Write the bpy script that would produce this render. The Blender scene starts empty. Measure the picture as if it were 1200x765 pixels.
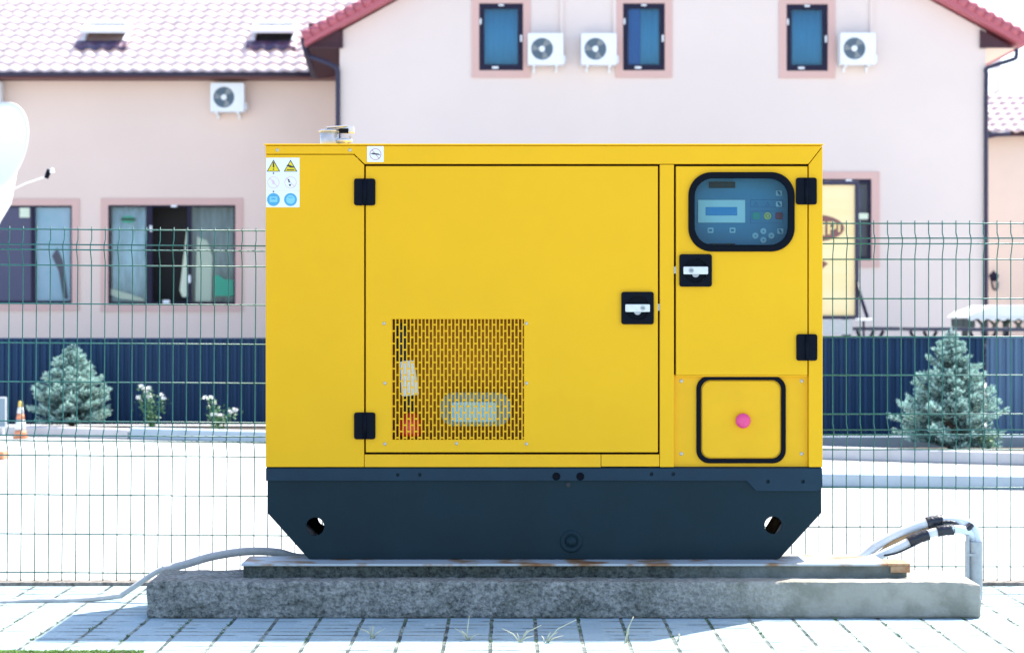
import bpy, bmesh, math, random
from mathutils import Vector, Matrix
R = math.radians
PI = math.pi
sc = bpy.context.scene
C = sc.collection

# ------------------------------------------------------------------ camera, sky, sun, exposure
CAM_H = 1.41
cam_d = bpy.data.cameras.new('camera'); cam = bpy.data.objects.new('camera', cam_d); C.objects.link(cam)
cam.location = (0, 0, CAM_H); cam.rotation_euler = (R(90), 0, 0)
cam_d.sensor_width = 36; cam_d.lens = 75.0; cam_d.shift_y = -0.0121
cam_d.clip_start = 0.1; cam_d.clip_end = 3000
cam_d.dof.use_dof = True; cam_d.dof.focus_distance = 10.25; cam_d.dof.aperture_fstop = 4.0
sc.camera = cam
SUN_DIR = Vector((0.88, 1.0, 2.22)).normalized()      # towards the sun
el = math.asin(SUN_DIR.z); az = math.atan2(SUN_DIR.x, SUN_DIR.y)
w = bpy.data.worlds.new('World'); sc.world = w; w.use_nodes = True
nt = w.node_tree; bg = nt.nodes['Background']; sky = nt.nodes.new('ShaderNodeTexSky')
sky.sky_type = 'NISHITA'; sky.sun_disc = False; sky.sun_elevation = el; sky.sun_rotation = az
sky.air_density = 1.0; sky.dust_density = 1.5; sky.ozone_density = 1.6
nt.links.new(sky.outputs[0], bg.inputs[0]); bg.inputs[1].default_value = 0.15
sl = bpy.data.lights.new('sun', 'SUN'); sl.energy = 4.2; sl.angle = R(0.5); sl.color = (1, 0.95, 0.86)
so = bpy.data.objects.new('sun', sl); C.objects.link(so); so.location = (20, 25, 60)
so.rotation_euler = SUN_DIR.to_track_quat('Z', 'Y').to_euler()
sc.view_settings.view_transform = 'Standard'; sc.view_settings.look = 'None'
sc.view_settings.exposure = 1.52; sc.view_settings.gamma = 1; sc.view_settings.use_curve_mapping = False
sc.render.resolution_x = 1024; sc.render.resolution_y = 652

# ------------------------------------------------------------------ measuring helpers (photograph pixel at a distance -> metres)
def X(px, Y): return (px - 600.0) * Y / 2500.0
def Z(py, Y): return CAM_H + (368.0 - py) * Y / 2500.0
GY = 10.2
def gx(px): return X(px, GY)
def gz(py): return Z(py, GY)

# ------------------------------------------------------------------ materials
def mat(name, col, rough=0.6, metal=0.0, var=0.0, vscale=4.0, bump=0.0, bscale=30.0, coat=0.0, col2=None, spec=0.5, transmission=0.0, detail=6, stretch=(1,1,1), emit=None):
    m = bpy.data.materials.new(name); m.use_nodes = True
    n = m.node_tree.nodes; l = m.node_tree.links; b = n['Principled BSDF']
    b.inputs['Base Color'].default_value = (*col, 1); b.inputs['Roughness'].default_value = rough
    b.inputs['Metallic'].default_value = metal; b.inputs['Coat Weight'].default_value = coat
    b.inputs['Specular IOR Level'].default_value = spec
    b.inputs['Transmission Weight'].default_value = transmission
    tc = n.new('ShaderNodeTexCoord'); mp = n.new('ShaderNodeMapping'); mp.inputs['Scale'].default_value = stretch
    l.new(tc.outputs['Object'], mp.inputs['Vector'])
    if var > 0 or col2:
        t = n.new('ShaderNodeTexNoise'); t.inputs['Scale'].default_value = vscale; t.inputs['Detail'].default_value = detail; t.inputs['Roughness'].default_value = .6
        l.new(mp.outputs[0], t.inputs['Vector'])
        r = n.new('ShaderNodeValToRGB'); r.color_ramp.elements[0].position = .3; r.color_ramp.elements[1].position = .7
        c2 = col2 if col2 else tuple(min(1, c * (1 + var)) for c in col)
        c1 = col if col2 else tuple(c * (1 - var) for c in col)
        r.color_ramp.elements[0].color = (*c1, 1); r.color_ramp.elements[1].color = (*c2, 1)
        l.new(t.outputs['Fac'], r.inputs['Fac']); l.new(r.outputs['Color'], b.inputs['Base Color'])
        mr = n.new('ShaderNodeMapRange'); mr.inputs['To Min'].default_value = max(0.02, rough - .08); mr.inputs['To Max'].default_value = min(1, rough + .08)
        l.new(t.outputs['Fac'], mr.inputs['Value']); l.new(mr.outputs[0], b.inputs['Roughness'])
    if bump > 0:
        t2 = n.new('ShaderNodeTexNoise'); t2.inputs['Scale'].default_value = bscale; t2.inputs['Detail'].default_value = detail
        l.new(mp.outputs[0], t2.inputs['Vector'])
        bp = n.new('ShaderNodeBump'); bp.inputs['Strength'].default_value = min(1, bump); bp.inputs['Distance'].default_value = 0.01 if bump <= 1 else 0.01 * bump
        l.new(t2.outputs['Fac'], bp.inputs['Height']); l.new(bp.outputs[0], b.inputs['Normal'])
    return m

def glass(name, tint=(1, 1, 1), refl=0.04, rough=0.01, ior=1.5):
    m = bpy.data.materials.new(name); m.use_nodes = True; n = m.node_tree.nodes; l = m.node_tree.links
    n.remove(n['Principled BSDF']); out = n['Material Output']
    t = n.new('ShaderNodeBsdfTransparent'); t.inputs[0].default_value = (*tint, 1)
    g = n.new('ShaderNodeBsdfGlossy'); g.inputs['Roughness'].default_value = rough
    f = n.new('ShaderNodeFresnel'); f.inputs['IOR'].default_value = ior
    a = n.new('ShaderNodeMath'); a.operation = 'ADD'; a.inputs[1].default_value = refl
    mx = n.new('ShaderNodeMixShader'); l.new(f.outputs[0], a.inputs[0]); l.new(a.outputs[0], mx.inputs[0])
    l.new(t.outputs[0], mx.inputs[1]); l.new(g.outputs[0], mx.inputs[2]); l.new(mx.outputs[0], out.inputs[0])
    return m

MT = {}
MT['yellow'] = mat('yellow_paint', (0.86, 0.455, 0.008), .42, var=.025, vscale=2.5, bump=.03, bscale=260, spec=.18)
MT['yellow2'] = mat('yellow_paint_dusty', (0.85, 0.445, 0.011), .5, var=.04, vscale=6, bump=.04, bscale=200, spec=.2)
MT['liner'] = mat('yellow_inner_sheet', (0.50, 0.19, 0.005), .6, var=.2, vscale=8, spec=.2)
MT['navy'] = mat('navy_steel', (0.007, 0.023, 0.033), .5, var=.14, vscale=3, bump=.05, bscale=120, spec=.14)
MT['navy_edge'] = mat('navy_flange', (0.011, 0.033, 0.055), .5, var=.12, vscale=6, spec=.18)
MT['dark'] = mat('dark_interior', (0.02, 0.02, 0.022), .7)
MT['black'] = mat('black_plastic', (0.003, 0.005, 0.011), .5, var=.15, vscale=20, spec=.07)
MT['rubber'] = mat('black_rubber', (0.003, 0.005, 0.010), .55, spec=.07)
MT['silver'] = mat('brushed_silver', (0.55, 0.58, 0.58), .35, .85, var=.1, vscale=40)
MT['chrome'] = mat('chrome', (0.44, 0.53, 0.66), .25, .25, var=.25, vscale=14)
MT['rivet'] = mat('dull_rivet', (0.55, 0.52, 0.42), .45, .5)
MT['white'] = mat('white_plastic', (0.78, 0.80, 0.82), .45, var=.03, vscale=10)
MT['white_label'] = mat('white_label', (0.82, 0.84, 0.86), .35)
MT['label_yellow'] = mat('label_yellow', (0.82, 0.62, 0.0), .4)
MT['label_black'] = mat('label_black', (0.03, 0.03, 0.03), .5)
MT['label_pink'] = mat('label_pink', (0.78, 0.55, 0.60), .4)
MT['label_red'] = mat('label_faded_red', (0.60, 0.30, 0.33), .4)
MT['label_blue'] = mat('label_blue', (0.06, 0.36, 0.58), .4)
MT['label_sky'] = mat('label_pale_blue', (0.22, 0.58, 0.74), .4)
MT['pink_knob'] = mat('pink_knob', (0.80, 0.06, 0.22), .4)
MT['panel_blue'] = mat('panel_blue', (0.055, 0.205, 0.33), .45, var=.1, vscale=5)
MT['panel_trim'] = mat('panel_trim', (0.03, 0.13, 0.26), .45)
MT['lcd_frame'] = mat('lcd_frame', (0.50, 0.68, 0.66), .4)
MT['lcd'] = mat('lcd_blue', (0.01, 0.24, 0.50), .2)
MT['icon'] = mat('icon_pale', (0.40, 0.58, 0.62), .4)
MT['green_btn'] = mat('green_button', (0.01, 0.28, 0.20), .4)
MT['yellow_btn'] = mat('yellow_button', (0.62, 0.60, 0.10), .4)
MT['red_btn'] = mat('red_button', (0.20, 0.02, 0.06), .4)
MT['tank_white'] = mat('translucent_tank', (0.80, 0.86, 0.88), .4)
MT['tank_blue'] = mat('coolant_blue', (0.30, 0.62, 0.80), .3)
MT['red_part'] = mat('red_valve', (0.65, 0.03, 0.02), .4)
MT['fence'] = mat('green_wire', (0.009, 0.125, 0.11), .4, var=.1, vscale=30, spec=.4)
MT['render_pink'] = mat('pale_pink_render', (0.735, 0.615, 0.555), .85, var=.03, vscale=.35, bump=.15, bscale=40)
MT['render_peach'] = mat('peach_render', (0.755, 0.59, 0.505), .85, var=.03, vscale=.35, bump=.15, bscale=40)
MT['trim'] = mat('rose_trim', (0.64, 0.41, 0.36), .8, var=.02, vscale=2)
MT['frame'] = mat('dark_window_frame', (0.012, 0.010, 0.032), .45, spec=.2)
MT['tile'] = mat('sunlit_pale_roof_tile', (0.78, 0.61, 0.57), .6, var=.13, vscale=2.2)  # red-pink tile, its colour paled towards the white of the sunlit slope
MT['rake'] = mat('rose_rake_tile', (0.42, 0.10, 0.13), .5, var=.08, vscale=3)
MT['brown'] = mat('brown_soffit', (0.065, 0.030, 0.040), .6, var=.12, vscale=4, spec=.2)
MT['gutter'] = mat('dark_gutter', (0.07, 0.03, 0.05), .35)
MT['gutter_red'] = mat('red_brown_fascia', (0.12, 0.035, 0.035), .5)
MT['pipe'] = mat('slate_downpipe', (0.035, 0.032, 0.065), .45, spec=.3)
MT['curtain_blue'] = mat('blue_curtain', (0.035, 0.26, 0.46), .8)
MT['curtain_deep'] = mat('deep_blue_blind', (0.004, 0.11, 0.36), .8)
MT['curtain_pale'] = mat('pale_curtain', (0.42, 0.60, 0.64), .8, var=.25, vscale=2.0, stretch=(3, 1, 1))
MT['curtain_cream'] = mat('cream_curtain', (0.66, 0.72, 0.55), .8)
MT['net'] = mat('grey_green_net', (0.24, 0.31, 0.30), .8, var=.3, vscale=3, stretch=(4, 1, .5))
MT['emerald'] = mat('emerald_cloth', (0.02, 0.48, 0.30), .7)
MT['shade_slate'] = mat('slate_blind', (0.075, 0.075, 0.13), .7, var=.1, vscale=1)
MT['win_blue'] = mat('pale_blue_film', (0.26, 0.50, 0.60), .35, col2=(0.50, 0.64, 0.74), var=.2, vscale=1.1)
MT['glass'] = glass('window_glass', (.93, .95, .97), 0.0, ior=1.33)
MT['panel_glass'] = glass('tinted_glass', (.78, .90, .94), 0.0, ior=1.22)
MT['fan'] = mat('fan_grille', (0.13, 0.19, 0.24), .4)
MT['sheet_navy'] = mat('navy_corrugated', (0.012, 0.042, 0.10), .5, var=.08, vscale=2, spec=.2)
MT['sheet_pale'] = mat('paler_blue_corrugated', (0.075, 0.15, 0.25), .5, var=.08, vscale=2)
MT['kerb'] = mat('pale_kerb', (0.50, 0.49, 0.50), .8, var=.1, vscale=5, bump=.2, bscale=50)
MT['kerb_blue'] = mat('bluish_kerb', (0.36, 0.44, 0.50), .8, var=.1, vscale=3, bump=.2, bscale=50)
MT['plinth'] = mat('grey_plinth', (0.20, 0.26, 0.31), .8, var=.15, vscale=4)
MT['soil'] = mat('soil', (0.10, 0.08, 0.06), .95, var=.3, vscale=8, bump=1, bscale=20)
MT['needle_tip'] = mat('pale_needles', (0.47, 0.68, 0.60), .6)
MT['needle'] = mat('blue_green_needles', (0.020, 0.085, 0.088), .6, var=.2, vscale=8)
MT['bark'] = mat('bark', (0.09, 0.06, 0.045), .9, var=.3, vscale=20)
MT['leaf'] = mat('green_leaf', (0.06, 0.17, 0.055), .5, var=.4, vscale=14)
MT['petal'] = mat('white_petal', (0.80, 0.80, 0.78), .6)
MT['cone_orange'] = mat('orange_plastic', (0.72, 0.27, 0.13), .45)
MT['cone_white'] = mat('white_band', (0.75, 0.77, 0.80), .4)
MT['cone_yellow'] = mat('yellow_cap', (0.70, 0.50, 0.10), .4)
MT['sign_yellow'] = mat('sign_cream_yellow', (0.86, 0.60, 0.24), .5, col2=(0.88, 0.73, 0.44), var=.1, vscale=.7, stretch=(.2, 1, 2))
MT['sign_brown'] = mat('sign_brown', (0.20, 0.075, 0.07), .5)
MT['sign_letter'] = mat('sign_letter', (0.80, 0.62, 0.25), .5)
MT['wood_dark'] = mat('dark_stained_wood', (0.035, 0.04, 0.07), .6)
MT['wood_green'] = mat('green_black_wood', (0.04, 0.06, 0.055), .6)
MT['cloth_white'] = mat('white_cover', (0.8, 0.8, 0.78), .7)
MT['hose'] = mat('grey_conduit', (0.46, 0.46, 0.45), .5, var=.1, vscale=20)
MT['cable_white'] = mat('white_cable', (0.68, 0.74, 0.80), .45, var=.08, vscale=12)
MT['cable_tan'] = mat('tan_cable', (0.36, 0.24, 0.12), .5)
MT['tape'] = mat('black_tape', (0.012, 0.016, 0.03), .35, bump=.4, bscale=80)
MT['galv'] = mat('galvanised_steel', (0.36, 0.38, 0.40), .42, .6, var=.2, vscale=14)
MT['straw'] = mat('dry_grass', (0.50, 0.50, 0.36), .8)
MT['grass'] = mat('green_grass', (0.10, 0.20, 0.03), .8, var=.4, vscale=6)
MT['dish'] = mat('dish_white', (0.86, 0.86, 0.86), .6)
MT['clear'] = mat('grey_perspex', (0.22, 0.30, 0.36), .3)

def ramp(n, pts):
    r = n.new('ShaderNodeValToRGB')
    while len(r.color_ramp.elements) < len(pts): r.color_ramp.elements.new(.5)
    for e, (p, c) in zip(r.color_ramp.elements, pts): e.position = p; e.color = (*c, 1)
    return r

def concrete_mat(name, dark, pale, smooth_side, blend):
    # coarse pebbly render on the left, smoother trowelled cement on the right (X position along the strip)
    m = bpy.data.materials.new(name); m.use_nodes = True; n = m.node_tree.nodes; l = m.node_tree.links; b = n['Principled BSDF']
    b.inputs['Roughness'].default_value = .92
    tc = n.new('ShaderNodeTexCoord'); geo = n.new('ShaderNodeNewGeometry')
    n1 = n.new('ShaderNodeTexNoise'); n1.inputs['Scale'].default_value = 46; n1.inputs['Detail'].default_value = 9; n1.inputs['Roughness'].default_value = .7
    v = n.new('ShaderNodeTexVoronoi'); v.inputs['Scale'].default_value = 55; v.feature = 'F1'
    n2 = n.new('ShaderNodeTexNoise'); n2.inputs['Scale'].default_value = 2.6; n2.inputs['Detail'].default_value = 5
    for t in (n1, v, n2): l.new(geo.outputs['Position'], t.inputs['Vector'])
    sep = n.new('ShaderNodeSeparateXYZ'); l.new(geo.outputs['Position'], sep.inputs[0])
    mr = n.new('ShaderNodeMapRange'); mr.inputs['From Min'].default_value = blend[0]; mr.inputs['From Max'].default_value = blend[1]; l.new(sep.outputs['X'], mr.inputs['Value'])
    r1 = ramp(n, [(.36, dark), (.50, tuple((a + c) / 2 for a, c in zip(dark, pale))), (.66, pale)]); l.new(n1.outputs['Fac'], r1.inputs[0])
    r2 = ramp(n, [(.25, tuple(c * .8 for c in smooth_side)), (.75, smooth_side)]); l.new(n2.outputs['Fac'], r2.inputs[0])
    mx = n.new('ShaderNodeMixRGB'); l.new(mr.outputs[0], mx.inputs[0]); l.new(r1.outputs[0], mx.inputs[1]); l.new(r2.outputs[0], mx.inputs[2])
    # damp, mossy stains near the foot
    n3 = n.new('ShaderNodeTexNoise'); n3.inputs['Scale'].default_value = 7; n3.inputs['Detail'].default_value = 8; l.new(geo.outputs['Position'], n3.inputs['Vector'])
    r3 = ramp(n, [(.44, (0, 0, 0)), (.62, (1, 1, 1))]); l.new(n3.outputs['Fac'], r3.inputs[0])
    mul = n.new('ShaderNodeMixRGB'); mul.blend_type = 'MULTIPLY'; mul.inputs[2].default_value = (.62, .64, .60, 1)
    sc_ = n.new('ShaderNodeMath'); sc_.operation = 'MULTIPLY'; sc_.inputs[1].default_value = .8; l.new(r3.outputs[0], sc_.inputs[0]); l.new(sc_.outputs[0], mul.inputs[0])
    l.new(mx.outputs[0], mul.inputs[1]); l.new(mul.outputs[0], b.inputs['Base Color'])
    ad = n.new('ShaderNodeMath'); ad.operation = 'ADD'; l.new(n1.outputs['Fac'], ad.inputs[0]); l.new(v.outputs['Distance'], ad.inputs[1])
    st = n.new('ShaderNodeMapRange'); st.inputs['To Min'].default_value = 1.0; st.inputs['To Max'].default_value = .22; l.new(mr.outputs[0], st.inputs['Value'])
    bp = n.new('ShaderNodeBump'); bp.inputs['Distance'].default_value = .018; l.new(st.outputs[0], bp.inputs['Strength']); l.new(ad.outputs[0], bp.inputs['Height']); l.new(bp.outputs[0], b.inputs['Normal'])
    return m
MT['slab'] = concrete_mat('rough_concrete', (0.115, 0.122, 0.118), (0.50, 0.49, 0.45), (0.40, 0.375, 0.32), (0.55, 1.5))
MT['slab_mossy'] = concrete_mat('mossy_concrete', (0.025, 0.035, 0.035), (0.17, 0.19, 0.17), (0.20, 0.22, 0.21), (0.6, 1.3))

def rust_steel(name):
    m = bpy.data.materials.new(name); m.use_nodes = True; n = m.node_tree.nodes; l = m.node_tree.links; b = n['Principled BSDF']
    geo = n.new('ShaderNodeNewGeometry'); t = n.new('ShaderNodeTexNoise'); t.inputs['Scale'].default_value = 5; t.inputs['Detail'].default_value = 7; l.new(geo.outputs['Position'], t.inputs['Vector'])
    r = ramp(n, [(.52, (0.42, 0.47, 0.50)), (.60, (0.30, 0.20, 0.12)), (.68, (0.24, 0.09, 0.03))]); l.new(t.outputs['Fac'], r.inputs[0]); l.new(r.outputs[0], b.inputs['Base Color'])
    b.inputs['Roughness'].default_value = .5; b.inputs['Metallic'].default_value = .2
    return m
MT['rusty'] = rust_steel('rust_spotted_steel')
MT['rust'] = mat('rust', (0.30, 0.13, 0.05), .8, col2=(0.42, 0.30, 0.18), var=.3, vscale=30)

def paver_mat():
    m = bpy.data.materials.new('paving_stones'); m.use_nodes = True; n = m.node_tree.nodes; l = m.node_tree.links; b = n['Principled BSDF']
    geo = n.new('ShaderNodeNewGeometry'); wob = n.new('ShaderNodeTexNoise'); wob.inputs['Scale'].default_value = 9; wob.inputs['Detail'].default_value = 6
    l.new(geo.outputs['Position'], wob.inputs['Vector'])
    sep = n.new('ShaderNodeSeparateXYZ'); l.new(geo.outputs['Position'], sep.inputs[0])
    def mth(op, a, c=None, d=None):
        q = n.new('ShaderNodeMath'); q.operation = op
        for i, v in enumerate((a, c, d)):
            if v is None: continue
            if isinstance(v, (int, float)): q.inputs[i].default_value = v
            else: l.new(v, q.inputs[i])
        return q.outputs[0]
    wv = mth('MULTIPLY_ADD', wob.outputs['Fac'], .03, -.015)
    def joint(coord, off, period, half, soft, wamp):
        c = mth('ADD', coord, mth('MULTIPLY', wv, wamp)); c = mth('ADD', c, -off); c = mth('DIVIDE', c, period)
        f = mth('ABSOLUTE', mth('SUBTRACT', mth('FRACT', mth('ADD', c, 1000.5)), .5)); d = mth('MULTIPLY', f, period)
        q = n.new('ShaderNodeMapRange'); q.inputs['From Min'].default_value = half; q.inputs['From Max'].default_value = half + soft; q.inputs['To Min'].default_value = 1; q.inputs['To Max'].default_value = 0
        l.new(d, q.inputs['Value']); return q.outputs[0], c
    jx, cx = joint(sep.outputs['X'], .105, .1985, .006, .003, .6)
    jy, cy = joint(sep.outputs['Y'], .03, .105, .0075, .004, .5)
    brk = n.new('ShaderNodeTexNoise'); brk.inputs['Scale'].default_value = 4.5; brk.inputs['Detail'].default_value = 4; l.new(geo.outputs['Position'], brk.inputs['Vector'])
    bk = n.new('ShaderNodeMapRange'); bk.inputs['From Min'].default_value = .44; bk.inputs['From Max'].default_value = .52; l.new(brk.outputs['Fac'], bk.inputs['Value'])
    jy2 = mth('MULTIPLY', jy, bk.outputs[0]); J = mth('MAXIMUM', jx, jy2)
    # per stone tone
    cmb = n.new('ShaderNodeCombineXYZ'); l.new(mth('FLOOR', mth('ADD', cx, 1000.5)), cmb.inputs[0]); l.new(mth('FLOOR', mth('ADD', cy, 1000.5)), cmb.inputs[1])
    wn = n.new('ShaderNodeTexWhiteNoise'); l.new(cmb.outputs[0], wn.inputs['Vector'])
    base = ramp(n, [(0, (0.285, 0.395, 0.45)), (1, (0.345, 0.455, 0.50))]); l.new(wn.outputs['Value'], base.inputs[0])
    sp = n.new('ShaderNodeTexNoise'); sp.inputs['Scale'].default_value = 60; sp.inputs['Detail'].default_value = 5; l.new(geo.outputs['Position'], sp.inputs['Vector'])
    rr = ramp(n, [(.3, (.82, .82, .82)), (.6, (1, 1, 1))]); l.new(sp.outputs['Fac'], rr.inputs[0])
    mu = n.new('ShaderNodeMixRGB'); mu.blend_type = 'MULTIPLY'; mu.inputs[0].default_value = 1; l.new(base.outputs[0], mu.inputs[1]); l.new(rr.outputs[0], mu.inputs[2])
    jc = ramp(n, [(.42, (0.035, 0.05, 0.045)), (.62, (0.26, 0.30, 0.27))]); l.new(wob.outputs['Fac'], jc.inputs[0])
    mx = n.new('ShaderNodeMixRGB'); l.new(J, mx.inputs[0]); l.new(mu.outputs[0], mx.inputs[1]); l.new(jc.outputs[0], mx.inputs[2]); l.new(mx.outputs[0], b.inputs['Base Color'])
    b.inputs['Roughness'].default_value = .9
    h = mth('SUBTRACT', mth('MULTIPLY', sp.outputs['Fac'], .15), J)
    bp = n.new('ShaderNodeBump'); bp.inputs['Distance'].default_value = .006; l.new(h, bp.inputs['Height']); l.new(bp.outputs[0], b.inputs['Normal'])
    return m
MT['pavers'] = paver_mat()
MT['yard'] = mat('pale_yard_concrete', (0.42, 0.42, 0.41), .9, var=.10, vscale=.8, bump=.2, bscale=30)
MT['earth'] = mat('far_ground', (0.42, 0.42, 0.40), .95, var=.08, vscale=.1)

# ------------------------------------------------------------------ mesh builder
class MB:
    def __init__(s): s.bm = bmesh.new()
    def _tag(s, faces, mi, M=None):
        for f in faces: f.material_index = mi
        if M is not None:
            vs = {v for f in faces for v in f.verts}; bmesh.ops.transform(s.bm, matrix=M, verts=list(vs))
    def box(s, x0, x1, y0, y1, z0, z1, mi=0, M=None):
        vs = [s.bm.verts.new(p) for p in ((x0,y0,z0),(x1,y0,z0),(x1,y1,z0),(x0,y1,z0),(x0,y0,z1),(x1,y0,z1),(x1,y1,z1),(x0,y1,z1))]
        fs = [s.bm.faces.new([vs[i] for i in q]) for q in ((3,2,1,0),(4,5,6,7),(0,1,5,4),(1,2,6,5),(2,3,7,6),(3,0,4,7))]
        s._tag(fs, mi, M); return s
    def quad(s, pts, mi=0):
        f = s.bm.faces.new([s.bm.verts.new(p) for p in pts]); f.material_index = mi; return s
    def poly(s, outer, holes=(), y0=0, y1=.01, mi=0, M=None):
        """outline in X/Z, extruded along Y, with holes"""
        es = []; b = bmesh.new()
        for loop in [outer] + list(holes):
            vs = [b.verts.new((p[0], y0, p[1])) for p in loop]
            es += [b.edges.new((vs[i], vs[(i + 1) % len(vs)])) for i in range(len(vs))]
        if holes: bmesh.ops.triangle_fill(b, edges=es, use_beauty=True, normal=(0, -1, 0))
        else: b.faces.new(list(b.verts))
        r = bmesh.ops.extrude_face_region(b, geom=b.faces[:])
        bmesh.ops.translate(b, vec=(0, y1 - y0, 0), verts=[g for g in r['geom'] if isinstance(g, bmesh.types.BMVert)])
        bmesh.ops.recalc_face_normals(b, faces=b.faces[:])
        if M is not None: bmesh.ops.transform(b, matrix=M, verts=b.verts[:])
        mp = {v: s.bm.verts.new(v.co) for v in b.verts}
        for f in b.faces:
            try: g = s.bm.faces.new([mp[v] for v in f.verts]); g.material_index = mi
            except ValueError: pass
        b.free(); return s
    def cyl(s, p0, p1, r0, r1=None, n=24, mi=0, cap=True):
        r1 = r0 if r1 is None else r1; p0 = Vector(p0); p1 = Vector(p1); d = (p1 - p0).normalized()
        a = d.orthogonal().normalized(); c = d.cross(a)
        A = [s.bm.verts.new(p0 + (a * math.cos(t) + c * math.sin(t)) * r0) for t in (2 * PI * i / n for i in range(n))]
        B = [s.bm.verts.new(p1 + (a * math.cos(t) + c * math.sin(t)) * r1) for t in (2 * PI * i / n for i in range(n))]
        for i in range(n):
            f = s.bm.faces.new((A[i], A[(i+1) % n], B[(i+1) % n], B[i])); f.material_index = mi; f.smooth = True
        if cap:
            f = s.bm.faces.new(A[::-1]); f.material_index = mi; f = s.bm.faces.new(B); f.material_index = mi
        return s
    def tube(s, pts, r, n=6, mi=0, cap=True, rs=None):
        pts = [Vector(p) for p in pts]; prev = None; rings = []
        d = (pts[1] - pts[0]).normalized(); a = d.orthogonal().normalized()
        for i, p in enumerate(pts):
            if i == 0: d = (pts[1] - p)
            elif i == len(pts) - 1: d = (p - pts[i-1])
            else: d = (pts[i+1] - pts[i-1])
            d.normalize(); a = (a - d * a.dot(d)).normalized(); c = d.cross(a); rr = rs[i] if rs else r
            rings.append([s.bm.verts.new(p + (a * math.cos(t) + c * math.sin(t)) * rr) for t in (2 * PI * k / n for k in range(n))])
        for A, B in zip(rings, rings[1:]):
            for k in range(n):
                f = s.bm.faces.new((A[k], A[(k+1) % n], B[(k+1) % n], B[k])); f.material_index = mi; f.smooth = True
        if cap:
            for q in (rings[0][::-1], rings[-1]): f = s.bm.faces.new(q); f.material_index = mi
        return s
    def lathe(s, c, prof, n=24, mi=0, axis='Z'):
        """prof: list of (radius, height)"""
        rings = []
        for r, h in prof:
            ring = []
            for k in range(n):
                t = 2 * PI * k / n
                if axis == 'Z': p = (c[0] + r * math.cos(t), c[1] + r * math.sin(t), c[2] + h)
                else: p = (c[0] + r * math.cos(t), c[1] + h, c[2] + r * math.sin(t))
                ring.append(s.bm.verts.new(p))
            rings.append(ring)
        for A, B in zip(rings, rings[1:]):
            for k in range(n):
                f = s.bm.faces.new((A[k], A[(k+1) % n], B[(k+1) % n], B[k])); f.material_index = mi; f.smooth = True
        for q in (rings[0], rings[-1]):
            f = s.bm.faces.new(q); f.material_index = mi
        return s
    def ring(s, outer, inner, y0, y1, mi=0): return s.poly(outer, [inner], y0, y1, mi)

ORG = {}
def thing(name, label, cat, loc, group=None, rot=None):
    o = bpy.data.objects.new(name, None); C.objects.link(o); o.location = loc; o.empty_display_size = .2
    if rot: o.rotation_euler = rot
    o['label'] = label; o['category'] = cat
    if group: o['group'] = group
    ORG[o.name] = Vector(loc); return o
def obj(name, mb, mats, parent=None, bevel=0, origin=None, local=False, smooth=False, seg=2):
    if isinstance(mats, str): mats = [mats]
    bm = mb.bm; org = ORG[parent.name] if parent else (Vector(origin) if origin else Vector((0, 0, 0)))
    if not local: bmesh.ops.translate(bm, vec=-org, verts=bm.verts[:])
    bmesh.ops.recalc_face_normals(bm, faces=bm.faces[:])
    me = bpy.data.meshes.new(name); bm.to_mesh(me); bm.free()
    for m in mats: me.materials.append(MT[m])
    if smooth:
        for p in me.polygons: p.use_smooth = True
    o = bpy.data.objects.new(name, me); C.objects.link(o)
    if parent: o.parent = parent
    else: o.location = org
    ORG[o.name] = org
    if bevel:
        b = o.modifiers.new('bevel', 'BEVEL'); b.width = bevel; b.segments = seg; b.limit_method = 'ANGLE'; b.angle_limit = R(40); b.harden_normals = False
    return o
def tag(o, label, cat, group=None):
    o['label'] = label; o['category'] = cat
    if group: o['group'] = group
    return o
def setting(o): o['kind'] = 'structure'; return o

def rrect(x0, x1, z0, z1, r, n=8):
    pts = []
    for cx, cz, a0 in ((x1 - r, z1 - r, 0), (x0 + r, z1 - r, 90), (x0 + r, z0 + r, 180), (x1 - r, z0 + r, 270)):
        for i in range(n + 1):
            a = R(a0 + 90 * i / n); pts.append((cx + r * math.cos(a), cz + r * math.sin(a)))
    return pts
def circ(cx, cz, r, n=24): return [(cx + r * math.cos(2*PI*i/n), cz + r * math.sin(2*PI*i/n)) for i in range(n)]
def rect(x0, x1, z0, z1): return [(x0, z0), (x1, z0), (x1, z1), (x0, z1)]

# ------------------------------------------------------------------ ground
g = MB(); g.quad([(-900, -900, -.02), (900, -900, -.02), (900, 1500, -.02), (-900, 1500, -.02)])
setting(obj('ground', g, 'earth'))
g = MB(); g.quad([(-60, 11.0, -.004), (60, 11.0, -.004), (60, 70, -.004), (-60, 70, -.004)])
setting(obj('yard', g, 'yard'))
g = MB(); g.box(-14, 14, 4.0, 11.08, -.05, 0)
setting(obj('pavement', g, 'pavers'))
g = MB(); g.box(-14, 14, 11.08, 11.22, -.05, .018)
MT['kerb_dirty'] = mat('dirty_kerb', (0.10, 0.085, 0.07), .9, col2=(0.34, 0.31, 0.28), var=.3, vscale=26, bump=.8, bscale=60)
setting(obj('edging_kerb', g, 'kerb_dirty', bevel=.006))
# verge at the bottom left corner
g = MB(); g.box(-14, X(165, 8.9), 4.0, 8.905, -.01, .004)
setting(obj('verge', g, 'soil'))

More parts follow.
